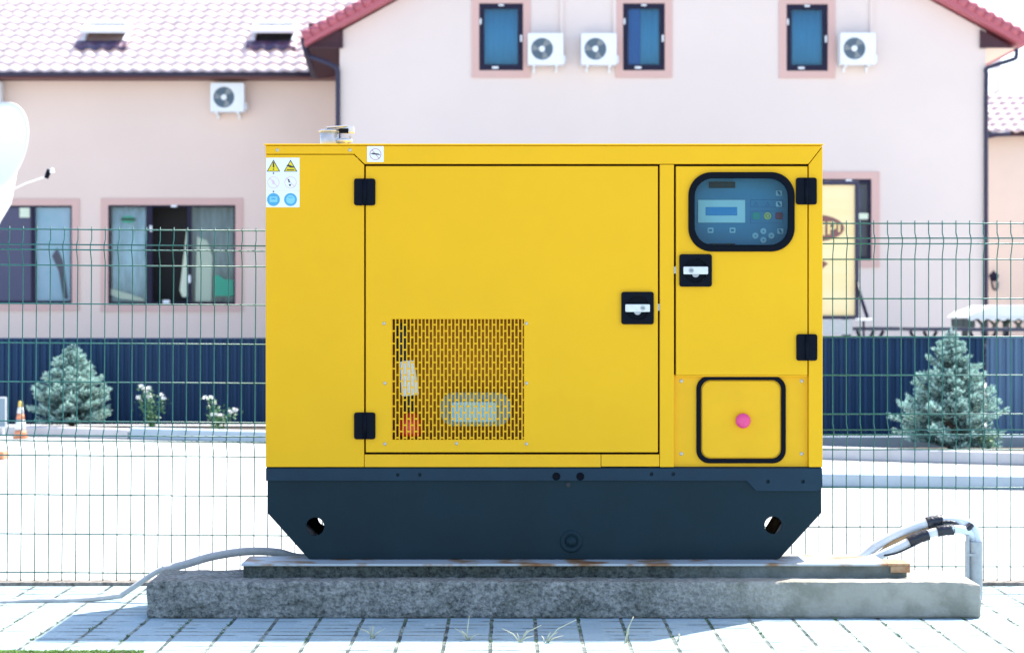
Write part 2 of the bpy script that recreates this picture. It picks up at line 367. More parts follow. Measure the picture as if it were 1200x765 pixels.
# planter kerb running obliquely behind the fence
def kerb_line(px): # bottom line pixel y at px
    return 510 + (545 - 510) * px / 1200.0
def ground_pt(px, py, z=0.0):
    Y = (CAM_H - z) * 2500 / (py - 368); return (X(px, Y), Y)
ka = ground_pt(-60, kerb_line(-60)); kb = ground_pt(1300, kerb_line(1300))
def oblique_strip(a, b, depth, z0, z1, mi=0, mb=None):
    mb = mb or MB(); lo = [(a[0], a[1], z0), (b[0], b[1], z0), (b[0], b[1] + depth, z0), (a[0], a[1] + depth, z0)]
    hi = [(p[0], p[1], z1) for p in lo]; v = [mb.bm.verts.new(p) for p in lo + hi]
    for q in ((3,2,1,0),(4,5,6,7),(0,1,5,4),(1,2,6,5),(2,3,7,6),(3,0,4,7)):
        f = mb.bm.faces.new([v[i] for i in q]); f.material_index = mi
    return mb
km = ground_pt(150, kerb_line(150))
def along(px): return ground_pt(px, kerb_line(px))
setting(obj('planter_kerb', oblique_strip(along(-60), along(150), .22, -.004, .11), 'kerb', bevel=.015))
setting(obj('bluish_planter_kerb', oblique_strip((along(150)[0] + .012, along(150)[1]), along(640), .22, -.004, .125), 'kerb_blue', bevel=.015))  # bluer colour along this stretch of the kerb
setting(obj('planter_kerb', oblique_strip((along(640)[0] + .012, along(640)[1]), along(1300), .22, -.004, .115), 'kerb', bevel=.015))
# planting bed between kerb and sheet fence
mb = MB(); a = along(-60); b = along(1300)
mb.quad([(a[0], a[1] + .21, .06), (b[0], b[1] + .21, .06), (b[0], 25.7, .06), (a[0], 25.9, .06)])
setting(obj('planting_bed', mb, 'soil'))
# low island kerb at the right
ia = ground_pt(700, 566); ib = ground_pt(1300, 575)
setting(obj('island_kerb', oblique_strip(ia, ib, .9, -.004, .105), 'kerb_blue', bevel=.015))

# ------------------------------------------------------------------ concrete foundation
mb = MB(); mb.box(X(172, 9.9), X(1150, 9.9), 9.9, 10.36, 0, .17)
bmesh.ops.subdivide_edges(mb.bm, edges=[e for e in mb.bm.edges if abs(e.verts[0].co.x - e.verts[1].co.x) > 1], cuts=90, use_grid_fill=True)
rnd = random.Random(3)
bmesh.ops.subdivide_edges(mb.bm, edges=[e for e in mb.bm.edges if abs(e.verts[0].co.z - e.verts[1].co.z) > .1], cuts=5, use_grid_fill=True)
for v in mb.bm.verts:
    amp = .006 if v.co.x < .9 else .003
    v.co.z += rnd.uniform(-amp, amp) * .7 if v.co.z > .001 else 0; v.co.y += rnd.uniform(-amp, amp); v.co.x += rnd.uniform(-amp, amp)
# broken back left corner and rounded right end
for v in mb.bm.verts:
    if v.co.x > 2.05: v.co.z *= 1 - .10 * ((v.co.x - 2.05) / .13) ** 2
o = obj('foundation_slab', mb, 'slab', origin=(.24, 10.1, 0), bevel=.012)
tag(o, 'long low rough grey concrete foundation lying on the paving stones under the generator', 'foundation')
mb = MB(); mb.box(X(328, 11.02), X(1008, 11.02), 10.80, 11.02, 0, .172)
o = obj('rear_foundation_strip', mb, 'slab', origin=(.3, 10.9, 0), bevel=.01)
tag(o, 'narrow grey concrete strip behind the generator, close to the wire fence', 'foundation')
# upper course
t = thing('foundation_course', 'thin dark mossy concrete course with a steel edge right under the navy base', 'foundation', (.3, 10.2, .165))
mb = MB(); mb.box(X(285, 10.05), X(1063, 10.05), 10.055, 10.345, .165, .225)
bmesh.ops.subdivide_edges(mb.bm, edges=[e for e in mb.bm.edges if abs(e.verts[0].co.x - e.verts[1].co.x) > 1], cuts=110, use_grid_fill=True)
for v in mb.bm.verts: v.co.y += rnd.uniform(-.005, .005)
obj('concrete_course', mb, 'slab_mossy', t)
mb = MB(); mb.box(X(283, 10.05), X(1040, 10.05), 10.035, 10.36, .2255, .2365)
obj('steel_edge', mb, 'rusty', t, bevel=.002)
mb = MB(); mb.box(X(1040, 10.05) + .001, X(1066, 10.05), 10.035, 10.20, .2255, .237); mb.box(X(1043, 10.05), X(1066, 10.05), 10.035, 10.045, .195, .225)
obj('rusted_corner', mb, 'rust', t, bevel=.002)

# ------------------------------------------------------------------ generator
G = thing('diesel_generator', 'large yellow enclosed generator with navy steel base and black door latches', 'generator', (gx(637), 10.6, .2365))
BACK = 11.02; F0 = GY; F1 = GY + .030
def gp(*pts): return [(gx(a), gz(b)) for a, b in pts]
def gr(x0, x1, y0, y1): return rect(gx(x0), gx(x1), gz(y1), gz(y0))
# shell
mb = MB(); mb.box(gx(309.5), gx(965), F0 - .006, BACK, gz(170.6), gz(168.6)); obj('roof_cover', mb, 'yellow', G, bevel=.003)
for a_, b_ in ((311, 312.2), (962.8, 964)):
    mb = MB(); mb.box(gx(a_), gx(b_), F1 + .001, BACK, gz(547), gz(171)); obj('side_panel', mb, 'yellow', G)
mb = MB(); mb.box(gx(312.4), gx(962.6), BACK - .012, BACK - .002, gz(547), gz(171)); obj('rear_panel', mb, 'yellow', G)
# front frame
mb = MB(); mb.poly(gp((964, 171), (947.3, 192.3), (427.3, 192.3), (415, 180.6), (311, 180.6), (311, 171)), (), F0, F1); obj('top_rail', mb, 'yellow', G, bevel=.003)
mb = MB(); mb.poly(gp((311.3, 181.4), (414.4, 181.4), (426.6, 193.2), (426.6, 547), (311.3, 547)), (), F0, F1); obj('corner_panel', mb, 'yellow', G, bevel=.003)
mb = MB(); mb.poly(gp((964, 172.2), (964, 547), (947.8, 547), (947.8, 193)), (), F0, F1); obj('corner_post', mb, 'yellow', G, bevel=.003)
mb = MB(); mb.poly(gr(773.2, 789.8, 193, 547), (), F0, F1); obj('middle_post', mb, 'yellow', G, bevel=.003)
mb = MB(); mb.poly(gr(427.2, 704, 532.4, 547), (), F0, F1); mb.poly(gr(704.6, 772.6, 532.4, 546.4), (), F0 + .001, F1); obj('bottom_rail', mb, 'yellow2', G, bevel=.002)
# black backing strips behind the gaps, standing for the shade inside them
mb = MB()
for q in ((422, 436, 190, 536), (765, 796, 190, 547), (940, 952, 190, 547)): mb.box(gx(q[0]), gx(q[1]), F1 + .012, F1 + .016, gz(q[3]), gz(q[2]))
mb.box(gx(422), gx(952), F1 + .0165, F1 + .02, gz(198), gz(188)); mb.box(gx(422), gx(796), F1 + .0165, F1 + .02, gz(536), gz(526))
obj('gap_backing', mb, 'rubber', G)
# left door with grille opening
mb = MB(); mb.poly(gr(428.6, 771, 194.8, 529.8), [gr(458.5, 614, 374, 515)], F0 + .001, F1); D1 = obj('engine_door', mb, 'yellow', G, bevel=.003)
# perforated grille: slotted holes in brick pattern
mb = MB(); x0, x1, zt, zb = gx(458.5), gx(614), gz(374), gz(515); pitch = 4.36 / 245.1; bar = 1.35 / 245.1; bh = 1.8 / 245.1; ph = 14.7 / 245.1
k = 0; x = x0; ys0, ys1 = F0 + .006, F0 + .0085
while x < x1:
    mb.box(x, min(x + bar, x1), ys0, ys1, zb, zt)
    xa = x + bar; xb = min(x + pitch, x1)
    z = zt - (ph / 2 if k % 2 else ph) * 1.0
    while z > zb + .004 and xb > xa:
        mb.box(xa, xb, ys0 + .0002, ys1 - .0002, z, z + bh); z -= ph
    k += 1; x += pitch
obj('perforated_grille', mb, 'yellow', D1)
def rivet_mb(cx, cy, r=.0085, y=F0):
    m = MB(); p = [(r, 0), (r * .95, -.002), (r * .6, -.0045), (r * .02, -.0055)]
    m.lathe((gx(cx), y + .001, gz(cy)), p, 14, axis='Y'); return m
for q in ((450, 379), (617, 379), (451, 449), (617, 449), (451, 520), (535, 519.5), (617, 520)): obj('rivet', rivet_mb(*q), 'rivet', D1)
# inside the grille
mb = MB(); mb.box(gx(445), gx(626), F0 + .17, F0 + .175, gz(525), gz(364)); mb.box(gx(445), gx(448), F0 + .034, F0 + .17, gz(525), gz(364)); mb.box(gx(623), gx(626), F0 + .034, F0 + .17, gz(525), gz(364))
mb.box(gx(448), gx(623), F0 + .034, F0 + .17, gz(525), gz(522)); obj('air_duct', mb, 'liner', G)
mb = MB(); mb.poly(gp((468, 423), (485, 422), (491, 463), (470, 465)), (), F0 + .03, F0 + .05); obj('filler_neck', mb, 'tank_white', G, bevel=.006)
mb = MB(); mb.tube([(gx(470), F0 + .06, gz(q)) for q in (378, 395, 412, 424)], .03, 10); obj('duct_hose', mb, 'dark', G)
mb = MB(); mb.tube([(gx(478), F0 + .07, gz(q)) for q in (462, 470, 484)], .028, 10); obj('duct_hose', mb, 'dark', G)
mb = MB(); mb.lathe((gx(480), F0 + .07, gz(512)), [(.05, 0), (.062, .02), (.06, .07), (.03, .11), (.015, .125)], 16); obj('red_cap', mb, 'red_part', G)
mb = MB(); mb.poly(rrect(gx(515), gx(599), gz(500), gz(460), .07), (), F0 + .045, F0 + .06); obj('expansion_tank', mb, 'net', G, bevel=.006)
mb = MB(); mb.poly(rrect(gx(528), gx(582), gz(495), gz(471), .02), (), F0 + .032, F0 + .044); obj('coolant_window', mb, 'tank_blue', G, bevel=.004)
# right door with window
mb = MB(); mb.poly(gr(792.2, 946.4, 195.0, 439.5), [rrect(gx(811), gx(926.5), gz(290), gz(207), .098, 8)], F0 + .001, F1); D2 = obj('control_door', mb, 'yellow', G, bevel=.003)
mb = MB(); mb.ring(rrect(gx(806.5), gx(931), gz(295), gz(202), .112, 10), rrect(gx(814), gx(923), gz(287), gz(209.5), .086, 10), F0 - .016, F0 + .001)
obj('window_gasket', mb, 'rubber', D2, bevel=.006, seg=3)
mb = MB(); mb.poly(rrect(gx(813), gx(924), gz(288), gz(208.5), .09, 10), (), F0 - .001, F0 + .002); obj('window_pane', mb, 'panel_glass', D2)
# control panel behind the pane
PY = F0 + .105
mb = MB(); mb.box(gx(800), gx(940), PY, PY + .02, gz(300), gz(200)); CP = obj('control_panel', mb, 'panel_blue', G)
mb = MB(); mb.box(gx(833), gx(864), PY - .012, PY - .001, gz(219), gz(212)); obj('panel_slot', mb, 'dark', CP); mb = MB(); mb.box(gx(833), gx(864), PY - .006, PY - .001, gz(287), gz(284.5)); obj('panel_slot', mb, 'dark', CP)
mb = MB(); mb.ring(gr(820, 876, 233, 260), gr(829, 866.5, 241.5, 251.5), PY - .006, PY - .001); obj('display_bezel', mb, 'lcd_frame', CP, bevel=.001)
mb = MB(); mb.box(gx(829), gx(866.5), PY - .003, PY - .0005, gz(251.5), gz(241.5)); obj('display', mb, 'lcd', CP)
mb = MB(); mb.ring(gr(882, 921, 232.6, 242), gr(882.8, 920.2, 233.4, 241.2), PY - .0015, PY - .0005); mb.ring(gr(882, 921, 246, 261), gr(882.8, 920.2, 246.8, 260.2), PY - .0015, PY - .0005); obj('button_frame', mb, 'panel_trim', CP)
def btn(cx, cy, m, w=8, h=8, round_=False):
    q = MB(); q.poly(circ(gx(cx), gz(cy), w / 2 / 245.1, 16) if round_ else rrect(gx(cx - w/2), gx(cx + w/2), gz(cy + h/2), gz(cy - h/2), .004, 3), (), PY - .006, PY - .0005); return obj('button', q, m, CP, bevel=.001)
btn(889, 252, 'green_btn'); yb = btn(902.5, 252, 'yellow_btn', 8.5, 8.5, True); btn(916, 252, 'red_btn')
q = MB(); q.ring(circ(gx(902.5), gz(252), 2.6/245.1, 14), circ(gx(902.5), gz(252), 1.8/245.1, 14), PY - .0075, PY - .0055); obj('button_mark', q, 'panel_trim', yb)
for cx, cy in ((916, 225), (916, 238), (835, 269), (861, 269), (917.5, 270)):
    bq = btn(cx, cy, 'icon', 7, 6.4)
    q = MB(); q.poly(gr(cx - 2, cx + 1.6, cy - 1.2, cy + 1.2) if cx < 900 else gp((cx - 2.4, cy - 2.2), (cx + .2, cy - 2.2), (cx + 2.4, cy + 2.2), (cx - .3, cy + 2.2)), (), PY - .0075, PY - .0055); obj('button_mark', q, 'panel_trim', bq)
for cx, cy, a in ((897.5, 270, 90), (888, 275.4, 180), (907, 275.4, 0), (897.5, 280.5, 270)):
    bq = btn(cx, cy, 'icon', 7.2, 7.2, True)
    q = MB(); q.poly([(gx(cx) + .006 * math.cos(R(a + s)), gz(cy) + .006 * math.sin(R(a + s))) for s in (0, 130, 230)], (), PY - .0075, PY - .0055); obj('button_mark', q, 'panel_trim', bq)
for cx in (888.5, 902.5):
    q = MB(); q.ring(gp((cx - 3, 240), (cx + 3, 240), (cx, 235)), gp((cx - 1.6, 239.2), (cx + 1.6, 239.2), (cx, 236.6)), PY - .0015, PY - .0005); obj('warning_mark', q, 'panel_trim', CP)
# hinges
def hinge(x0, x1, y0, y1):
    m = MB(); xm = (x0 + x1) / 2
    m.poly(rrect(gx(x0), gx(x1), gz(y1), gz(y0), .012, 4), (), F0 - .012, F0 + .0005)
    h = obj('hinge', m, 'black', G, bevel=.003)
    m = MB(); m.cyl((gx(xm), F0 - .012, gz(y1) + .004), (gx(xm), F0 - .012, gz(y0) - .004), .0105, n=12); obj('hinge_barrel', m, 'black', h)
for q in ((415, 440, 209.5, 241), (415, 440, 483, 514.5), (932.5, 957, 208.5, 240), (933, 957.5, 391.5, 422.5)): hinge(*q)
# latches
def latch(x0, x1, y0, y1, key, par):
    cx, cy = (x0 + x1) / 2, (y0 + y1) / 2
    m = MB(); m.ring(rrect(gx(x0), gx(x1), gz(y1), gz(y0), .012, 4), circ(gx(cx), gz(cy), 14.2 / 245.1, 28), F0 - .014, F0 + .0005); h = obj('latch', m, 'black', par, bevel=.003)
    m = MB(); m.cyl((gx(cx), F0 - .002, gz(cy)), (gx(cx), F0 + .0003, gz(cy)), 14.1 / 245.1, n=28); obj('latch_well', m, 'rubber', h)
    m = MB(); m.poly(rrect(gx(x0 + 4.4), gx(x1 - 4.6), gz(cy + 4.6), gz(cy - 4.6), .005, 3), (), F0 - .022, F0 - .008); obj('latch_handle', m, 'silver', h, bevel=.002)
    m = MB(); m.cyl((gx(key), F0 - .0245, gz(cy)), (gx(key), F0 - .021, gz(cy)), .0125, n=18); m.box(gx(key) - .006, gx(key) + .006, F0 - .0255, F0 - .0244, gz(cy) - .0015, gz(cy) + .0015, mi=1); obj('key_cylinder', m, ['galv', 'black'], h)
    m = MB(); m.cyl((gx(cx), F0 - .012, gz(cy) - .016), (gx(cx), F0 - .002, gz(cy) - .016), .017, n=18); obj('latch_hub', m, 'galv', h)
latch(728, 766, 342, 380, 753, D1); latch(796, 834, 298, 336, 809.5, D2)
for cx, cy in ((771.6, 360), (791.2, 316.5)):
    m = MB(); m.box(gx(cx - 1.6), gx(cx + 1.6), F0 + .004, F1 + .01, gz(cy + 4), gz(cy - 4)); obj('latch_bolt', m, 'galv', G)
# recessed panel lower right
RY = F0 + .028
mb = MB(); mb.box(gx(790.2), gx(947.5), RY, RY + .004, gz(547), gz(439)); obj('recessed_panel', mb, 'yellow2', G)
mb = MB(); mb.box(gx(792), gx(946.6), F0 + .012, RY, gz(441.4), gz(439.8)); obj('panel_lip', mb, 'yellow', G)
mb = MB(); mb.ring(rrect(gx(816.5), gx(921.5), gz(543), gz(440.5), .062, 8), rrect(gx(822), gx(916), gz(537.5), gz(445.5), .045, 8), RY - .014, RY + .001); obj('panel_gasket', mb, 'rubber', G, bevel=.005, seg=3)
mb = MB(); mb.poly(rrect(gx(823), gx(915), gz(536.5), gz(446.5), .045, 8), (), RY - .006, RY + .001); obj('cover_plate', mb, 'yellow2', G, bevel=.003)
mb = MB(); c = (gx(871), RY, gz(493)); mb.lathe(c, [(.026, -.005), (.034, -.010), (.036, -.022), (.032, -.03), (.012, -.034)], 20, axis='Y'); obj('stop_button', mb, 'pink_knob', G)
for q in ((799, 446.5), (940.5, 446.5), (799, 532), (940.5, 532)): obj('rivet', rivet_mb(*q, r=.010, y=RY), 'rivet', G)
for q in ((325, 176), (410, 176)): obj('rivet', rivet_mb(*q, r=.009), 'rivet', G)
# labels
def pictogram_sheet():
    m = MB(); y = F0 - .0008; m.poly(gr(311.8, 351, 185, 243), (), y, F0); e = y - .0004
    def tri(cx, cy, s, mi, yy): m.poly(gp((cx - s, cy + s * .85), (cx + s, cy + s * .85), (cx, cy - s * .9)), (), yy, yy + .0003, mi)
    for cx in (320.5, 340.5):
        tri(cx, 194.5, 8, 2, e); tri(cx, 195.0, 6.5, 1, e - .0004)
    m.poly(gr(319.7, 321.4, 190.5, 196.5), (), e - .0009, e - .0005, 2); m.poly(circ(gx(320.5), gz(198.6), .0036, 8), (), e - .0009, e - .0005, 2)
    m.poly(gp((335.5, 194), (338, 193), (344.5, 195.5), (344.5, 196.8), (340, 196.6)), (), e - .0009, e - .0005, 2); m.poly(gr(336, 345, 198.6, 199.6), (), e - .0009, e - .0005, 2)
    for cx in (320.5, 340.5):
        m.ring(circ(gx(cx), gz(214), 7.2/245.1, 24), circ(gx(cx), gz(214), 6.2/245.1, 24), e, e + .0003, 3)
        m.poly(gp((cx - 5, 209.6), (cx - 4.2, 208.8), (cx + 5, 218.4), (cx + 4.2, 219.2)), (), e, e + .0003, 3)
    m.poly(gp((318, 211), (321, 211), (322.5, 216), (319.4, 216)), (), e - .0006, e - .0002, 3)
    m.poly(gp((337.4, 210), (338.8, 210), (340, 214), (338.2, 214)), (), e - .0006, e - .0002, 2); m.poly(circ(gx(339.8), gz(217), .005, 8), (), e - .0006, e - .0002, 2)
    for cx in (320.5, 340.5):
        m.poly(circ(gx(cx), gz(234), 7.6/245.1, 24), (), e, e + .0003, 4)
    m.poly(gr(316, 325, 230.5, 237), (), e - .0006, e - .0002, 5); m.poly(circ(gx(340.5), gz(234), 5.2/245.1, 18), (), e - .0006, e - .0002, 5)
    m.poly(gr(318, 323, 232, 234), (), e - .001, e - .0007, 4); m.poly(gr(338, 343, 231, 232), (), e - .001, e - .0007, 4)
    for cy in (203.2, 224.6): m.poly(circ(gx(320.5), gz(cy), .004, 8), (), e, e + .0003, 2)
    m.poly(gr(312, 351, 204.3, 204.6), (), e, e + .0003, 3); m.poly(gr(312, 351, 223.6, 223.9), (), e, e + .0003, 3)
    return m
obj('safety_label', pictogram_sheet(), ['white_label', 'label_yellow', 'label_black', 'label_pink', 'label_blue', 'label_sky'], G)
m = MB(); y = F0 - .0008; m.poly(gr(430.3, 449.6, 171.6, 190), (), y, F0)
m.ring(circ(gx(440), gz(181), 7/245.1, 24), circ(gx(440), gz(181), 6/245.1, 24), y - .0004, y - .0001, 1)
m.poly(gp((434, 180.2), (437, 179.2), (444, 180.4), (446, 182), (443, 181.8), (436, 181)), (), y - .0008, y - .0005, 2); m.poly(gp((435.6, 176.2), (436.3, 175.6), (444.6, 185.8), (443.9, 186.4)), (), y - .0004, y - .0001, 1)
obj('warning_sticker', m, ['white_label', 'label_red', 'label_black'], G)
# base frame
outline = gp((311.5, 548.2), (963, 548.2), (963, 601), (913.5, 655), (361.5, 655), (313, 601), (313, 563), (311.5, 563))
mb = MB(); mb.poly(outline, [circ(gx(369), gz(617), 10.6/245.1), circ(gx(906.5), gz(615.5), 10.2/245.1)], F0 + .012, F0 + .020)
B = obj('base_frame', mb, 'navy', G, bevel=.0015)
mb = MB(); mb.poly(outline, [circ(gx(369) - .015, gz(617) - .03, .043), circ(gx(906.5) + .02, gz(615.5) - .035, .075)], BACK - .03, BACK - .022); obj('base_rear_plate', mb, 'navy', G)
mb = MB(); fl = gp((311.5, 548.4), (963.5, 548.4), (964, 570), (958, 575.2), (886, 575.2), (875, 563.2), (311.5, 563.2))
mb.poly(fl, [circ(gx(a), gz(b), r/245.1, 12) for a, b, r in ((466, 556.2, 2), (492, 556.2, 2), (652, 558, 4.6), (680, 558, 4.6), (763.5, 555.3, 2.1), (789, 555.3, 2.1), (900, 564, 2.2), (941, 564, 2.2))], F0 + .001, F0 + .009)
obj('base_flange', mb, 'navy_edge', G, bevel=.0015)
mb = MB(); mb.box(gx(312), gx(963), F0 + .02, BACK - .03, gz(549), gz(547.3)); obj('base_deck', mb, 'navy', G)
mb = MB(); mb.box(gx(313.2), gx(315), F0 + .02, BACK - .03, gz(601), gz(549)); mb.box(gx(960), gx(962), F0 + .02, BACK - .03, gz(601), gz(549))
mb.box(gx(365), gx(910), F0 + .02, BACK - .03, gz(655), gz(653)); obj('base_end_plate', mb, 'navy', G)
for sgn, (a, b) in ((1, (313, 362)), (-1, (962, 913))):
    mb = MB(); q = [(gx(a), gz(601.5)), (gx(b), gz(655)), (gx(b) + sgn * .008, gz(655)), (gx(a) + sgn * .008, gz(601.5))]
    mb.poly(q, (), F0 + .0205, BACK - .0305); obj('base_chamfer_plate', mb, 'navy', G)
mb = MB(); mb.box(gx(420), gx(860), F0 + .05, BACK - .06, gz(650), gz(552)); obj('fuel_tank', mb, 'navy', G)
mb = MB(); mb.tube([(1.262, 10.6, .30), (1.335, 10.6, .42)], .028, 6); obj('rusty_brace', mb, 'rust', G)
for a, b in ((652, 558), (680, 558)):  # black discs standing for the dark depth of the two large holes
    mb = MB(); mb.lathe((gx(a), F0 + .009, gz(b)), [(.0185, .002), (.0185, -.010), (.013, -.012), (.011, -.006)], 16, axis='Y'); obj('hole_shade_disc', mb, 'rubber', G)
mb = MB(); mb.lathe((gx(669.5), F0 + .012, gz(634.5)), [(.054, .001), (.054, -.003), (.047, -.006), (.030, -.006), (.028, -.001), (.024, -.001), (.022, -.012), (.006, -.014)], 28, axis='Y'); obj('drain_plug', mb, 'navy', G)
mb = MB(); mb.cyl((gx(666), F0 + .013, gz(568)), (gx(666), F0 + .006, gz(568)), .011, n=10); obj('dark_hole_plug', mb, 'dark', G)  # dark stub standing for a small shaded hole
# exhaust outlet with rain flap on the roof
EY = 10.62
E = obj('exhaust_outlet', MB().cyl((X(386, EY), EY, gz(171)), (X(386, EY), EY, Z(153.5, EY)), .046, n=24).lathe((X(386, EY), EY, Z(154.5, EY)), [(.046, -.003), (.054, 0), (.054, .006), (.044, .009)], 24), 'chrome', G)
mb = MB(); a = Vector((X(383, EY), EY, Z(151, EY)))
M = Matrix.Translation(a) @ Matrix.Rotation(R(-4), 4, 'Y'); mb.box(0, .105, -.05, .05, 0, .006, M=M); mb.box(.085, .135, -.035, .035, -.030, .001, M=M); obj('rain_flap', mb, 'chrome', E, bevel=.003)
mb = MB(); mb.lathe((X(403, EY), EY, gz(169)), [(.026, 0), (.026, .036), (.044, .044), (.044, .056), (.02, .062)], 20); obj('lifting_cap', mb, 'chrome', G)
mb = MB(); mb.box(X(398, EY), X(409, EY), EY - .045, EY - .02, Z(157, EY), Z(151.5, EY)); obj('flap_hinge', mb, 'black', E, bevel=.003)
mb = MB(); mb.box(X(409, EY), X(412, EY), EY - .02, EY + .02, gz(169), Z(160, EY)); obj('flap_weight', mb, 'galv', E)

# ------------------------------------------------------------------ cables and conduit
def smoothpts(pts, n=8):
    P = [Vector(p) for p in pts]; P = [P[0]] + P + [P[-1]]; out = []
    for i in range(1, len(P) - 2):
        for k in range(n):
            t = k / n; a, b, c, d = P[i-1], P[i], P[i+1], P[i+2]
            out.append(.5 * ((2*b) + (c - a) * t + (2*a - 5*b + 4*c - d) * t*t + (3*b - a - 3*c + d) * t**3))
    out.append(P[-2]); return out
def pp(px, py, Y): return (X(px, Y), Y, Z(py, Y))
# conduit at the left: lies on the paving then climbs under the base
o = obj('grey_conduit', MB().tube(smoothpts([pp(-60, 706.5, 10.43), pp(0, 706, 10.43), pp(40, 703.5, 10.45), pp(90, 703, 10.46), pp(138, 698, 10.46), pp(146, 694.5, 10.46), pp(182, 670.5, 10.47), pp(192, 666.5, 10.47)], 6), .0135, 10)
        .tube(smoothpts([pp(191, 666.8, 10.47), pp(215, 661.5, 10.48), pp(250, 651.5, 10.5), pp(290, 645.8, 10.52), pp(325, 647, 10.54), pp(350, 653, 10.56), pp(385, 652, 10.6)]), .020, 10)
        , 'hose', origin=(X(100, 10.45), 10.45, 0))
tag(o, 'grey conduit winding over the paving and up under the left end of the base', 'conduit')
YC = 10.55
t = thing('cable_bundle', 'taped white and tan cables arching from the generator base into the steel pipe', 'cables', (X(1060, YC), YC, .2))
def cable(name, pts, r, m): return obj(name, MB().tube(smoothpts(pts), r, 12), m, t)
c1 = cable('white_cable', [pp(960, 664, YC), pp(1000, 658, YC), pp(1030, 637, YC), pp(1060, 622, YC), pp(1088, 612, YC), pp(1115, 609.5, YC), pp(1136, 614, YC), pp(1144, 628, YC), pp(1145, 645, YC)], .024, 'cable_white')
c2 = cable('white_cable', [pp(975, 668, YC - .06), pp(1020, 655, YC - .06), pp(1052, 641, YC - .06), pp(1080, 628, YC - .06), pp(1110, 620.5, YC - .06), pp(1130, 621, YC - .04), pp(1139, 630, YC), pp(1140, 645, YC)], .021, 'cable_white')
c3 = cable('tan_cable', [pp(985, 664, YC + .02), pp(1025, 652, YC - .02), pp(1048, 636, YC - .02), pp(1075, 626, YC - .02), pp(1100, 618, YC), pp(1126, 616, YC), pp(1141, 630, YC + .03), pp(1141, 645, YC + .03)], .016, 'cable_tan')
cable('thin_black_cable', [pp(1036, 650.5, YC - .08), pp(1050, 648, YC - .08), pp(1066, 641, YC - .08), pp(1080, 634, YC - .07)], .005, 'tape')
cable('thin_black_cable', [pp(1104, 611.5, YC - .03), pp(1118, 612, YC - .035), pp(1128, 620, YC - .03), pp(1136, 624, YC - .02)], .008, 'tape')
def wrap(pts, r, par):
    m = MB(); P = smoothpts(pts, 5); rr = random.Random(len(pts)); m.tube(P, r, 14, rs=[r * rr.uniform(.97, 1.05) for _ in P]); obj('black_tape', m, 'tape', par)
wrap([pp(1086, 613, YC), pp(1095, 610.8, YC), pp(1104, 610, YC)], .031, c1)
wrap([pp(1065, 635, YC - .06), pp(1076, 630, YC - .06), pp(1088, 626, YC - .06)], .028, c2)
wrap([pp(1098, 622.5, YC - .06), pp(1107, 621, YC - .06), pp(1116, 620.4, YC - .05)], .027, c2)
wrap([pp(1128, 621, YC - .042), pp(1134, 619, YC - .04), pp(1138, 614.5, YC - .03)], .016, c1)
t = thing('cable_riser', 'upright galvanised steel pipe taking the cables at the right end of the foundation', 'pipe', (X(1140, YC), YC, 0))
mb = MB(); q = X(1141, YC); r = .043
mb.cyl((q, YC, 0), (q, YC, Z(634, YC)), r, n=24, cap=False); mb.cyl((q, YC, 0.0), (q, YC, Z(634.4, YC)), r - .004, n=24, cap=False); obj('steel_pipe', mb, 'galv', t)
mb = MB(); mb.box(q - r - .004, q - r + .012, YC - r - .006, YC - r + .012, 0, Z(626, YC)); mb.box(q - r - .004, q + .0, YC - r - .010, YC - r - .0065, Z(650, YC), Z(647, YC)); obj('angle_stake', mb, 'galv', t)

# dry grass tufts in front of the foundation
def tuft(name, label, px, py, blades, mats='straw', rs=1, grp=None):
    Y = CAM_H * 2500 / (py - 368); rr = random.Random(rs); m = MB(); bx = X(px, Y)
    for (dx, h) in blades:
        p0 = Vector((bx + rr.uniform(-.008, .008), Y + rr.uniform(-.01, .01), .001)); tip = Vector((bx + dx, Y + rr.uniform(-.02, .02), h))
        mid = (p0 + tip) / 2 + Vector((-dx * .12, 0, h * .1)); m.tube([p0, mid, tip], .003, 4, rs=[.0035, .003, .0009])
    o = obj(name, m, mats, origin=(bx, Y, 0)); tag(o, label, 'grass tuft', grp); return o
GG = 'dry grass tufts in the paving joints'
tuft('grass_tuft', 'pale fan shaped dry grass tuft, leftmost one in the shaded paving', 436, 748, [(-.055, .05), (-.01, .055), (.0, .06), (.008, .06), (.06, .045), (.03, .03)], rs=2, grp=GG)
tuft('grass_tuft', 'dry grass tuft with one tall upright blade in the middle of the shaded paving', 549, 750, [(-.06, .055), (-.03, .045), (.004, .11), (.02, .02), (.045, .03)], rs=3, grp=GG)
tuft('grass_tuft', 'spreading dry grass tuft with one long blade leaning left', 610, 752, [(-.08, .06), (-.015, .04), (.03, .05), (.09, .075), (.06, .03)], rs=4, grp=GG)
tuft('grass_tuft', 'short dry grass tuft leaning right beside the long leaning one', 640, 753, [(.05, .045), (.075, .03), (-.02, .03), (.02, .05), (.13, .10)], rs=5, grp=GG)
tuft('grass_tuft', 'thick single white grass blade leaning right in the shaded paving', 733, 753, [(.034, .115), (.036, .112)], rs=6, grp=GG)
tuft('grass_tuft', 'tiny pale grass sprig, rightmost one at the edge of the shade', 796, 751, [(0, .035), (.006, .03), (-.012, .015)], rs=7, grp=GG)
rr = random.Random(31); mb = MB()
for k in range(-22, 12):
    jx = .105 + k * .1985
    for i in range(rr.randint(2, 7)):
        y = rr.uniform(9.15, 9.88); x = jx + rr.gauss(0, .003)
        for b in range(rr.randint(2, 5)):
            dx = rr.uniform(-.012, .012); h = rr.uniform(.004, .014); mb.tube([(x, y, 0), (x + dx * .5, y, h * .6), (x + dx, y, h)], .0015, 3, rs=[.0018, .0014, .0005])
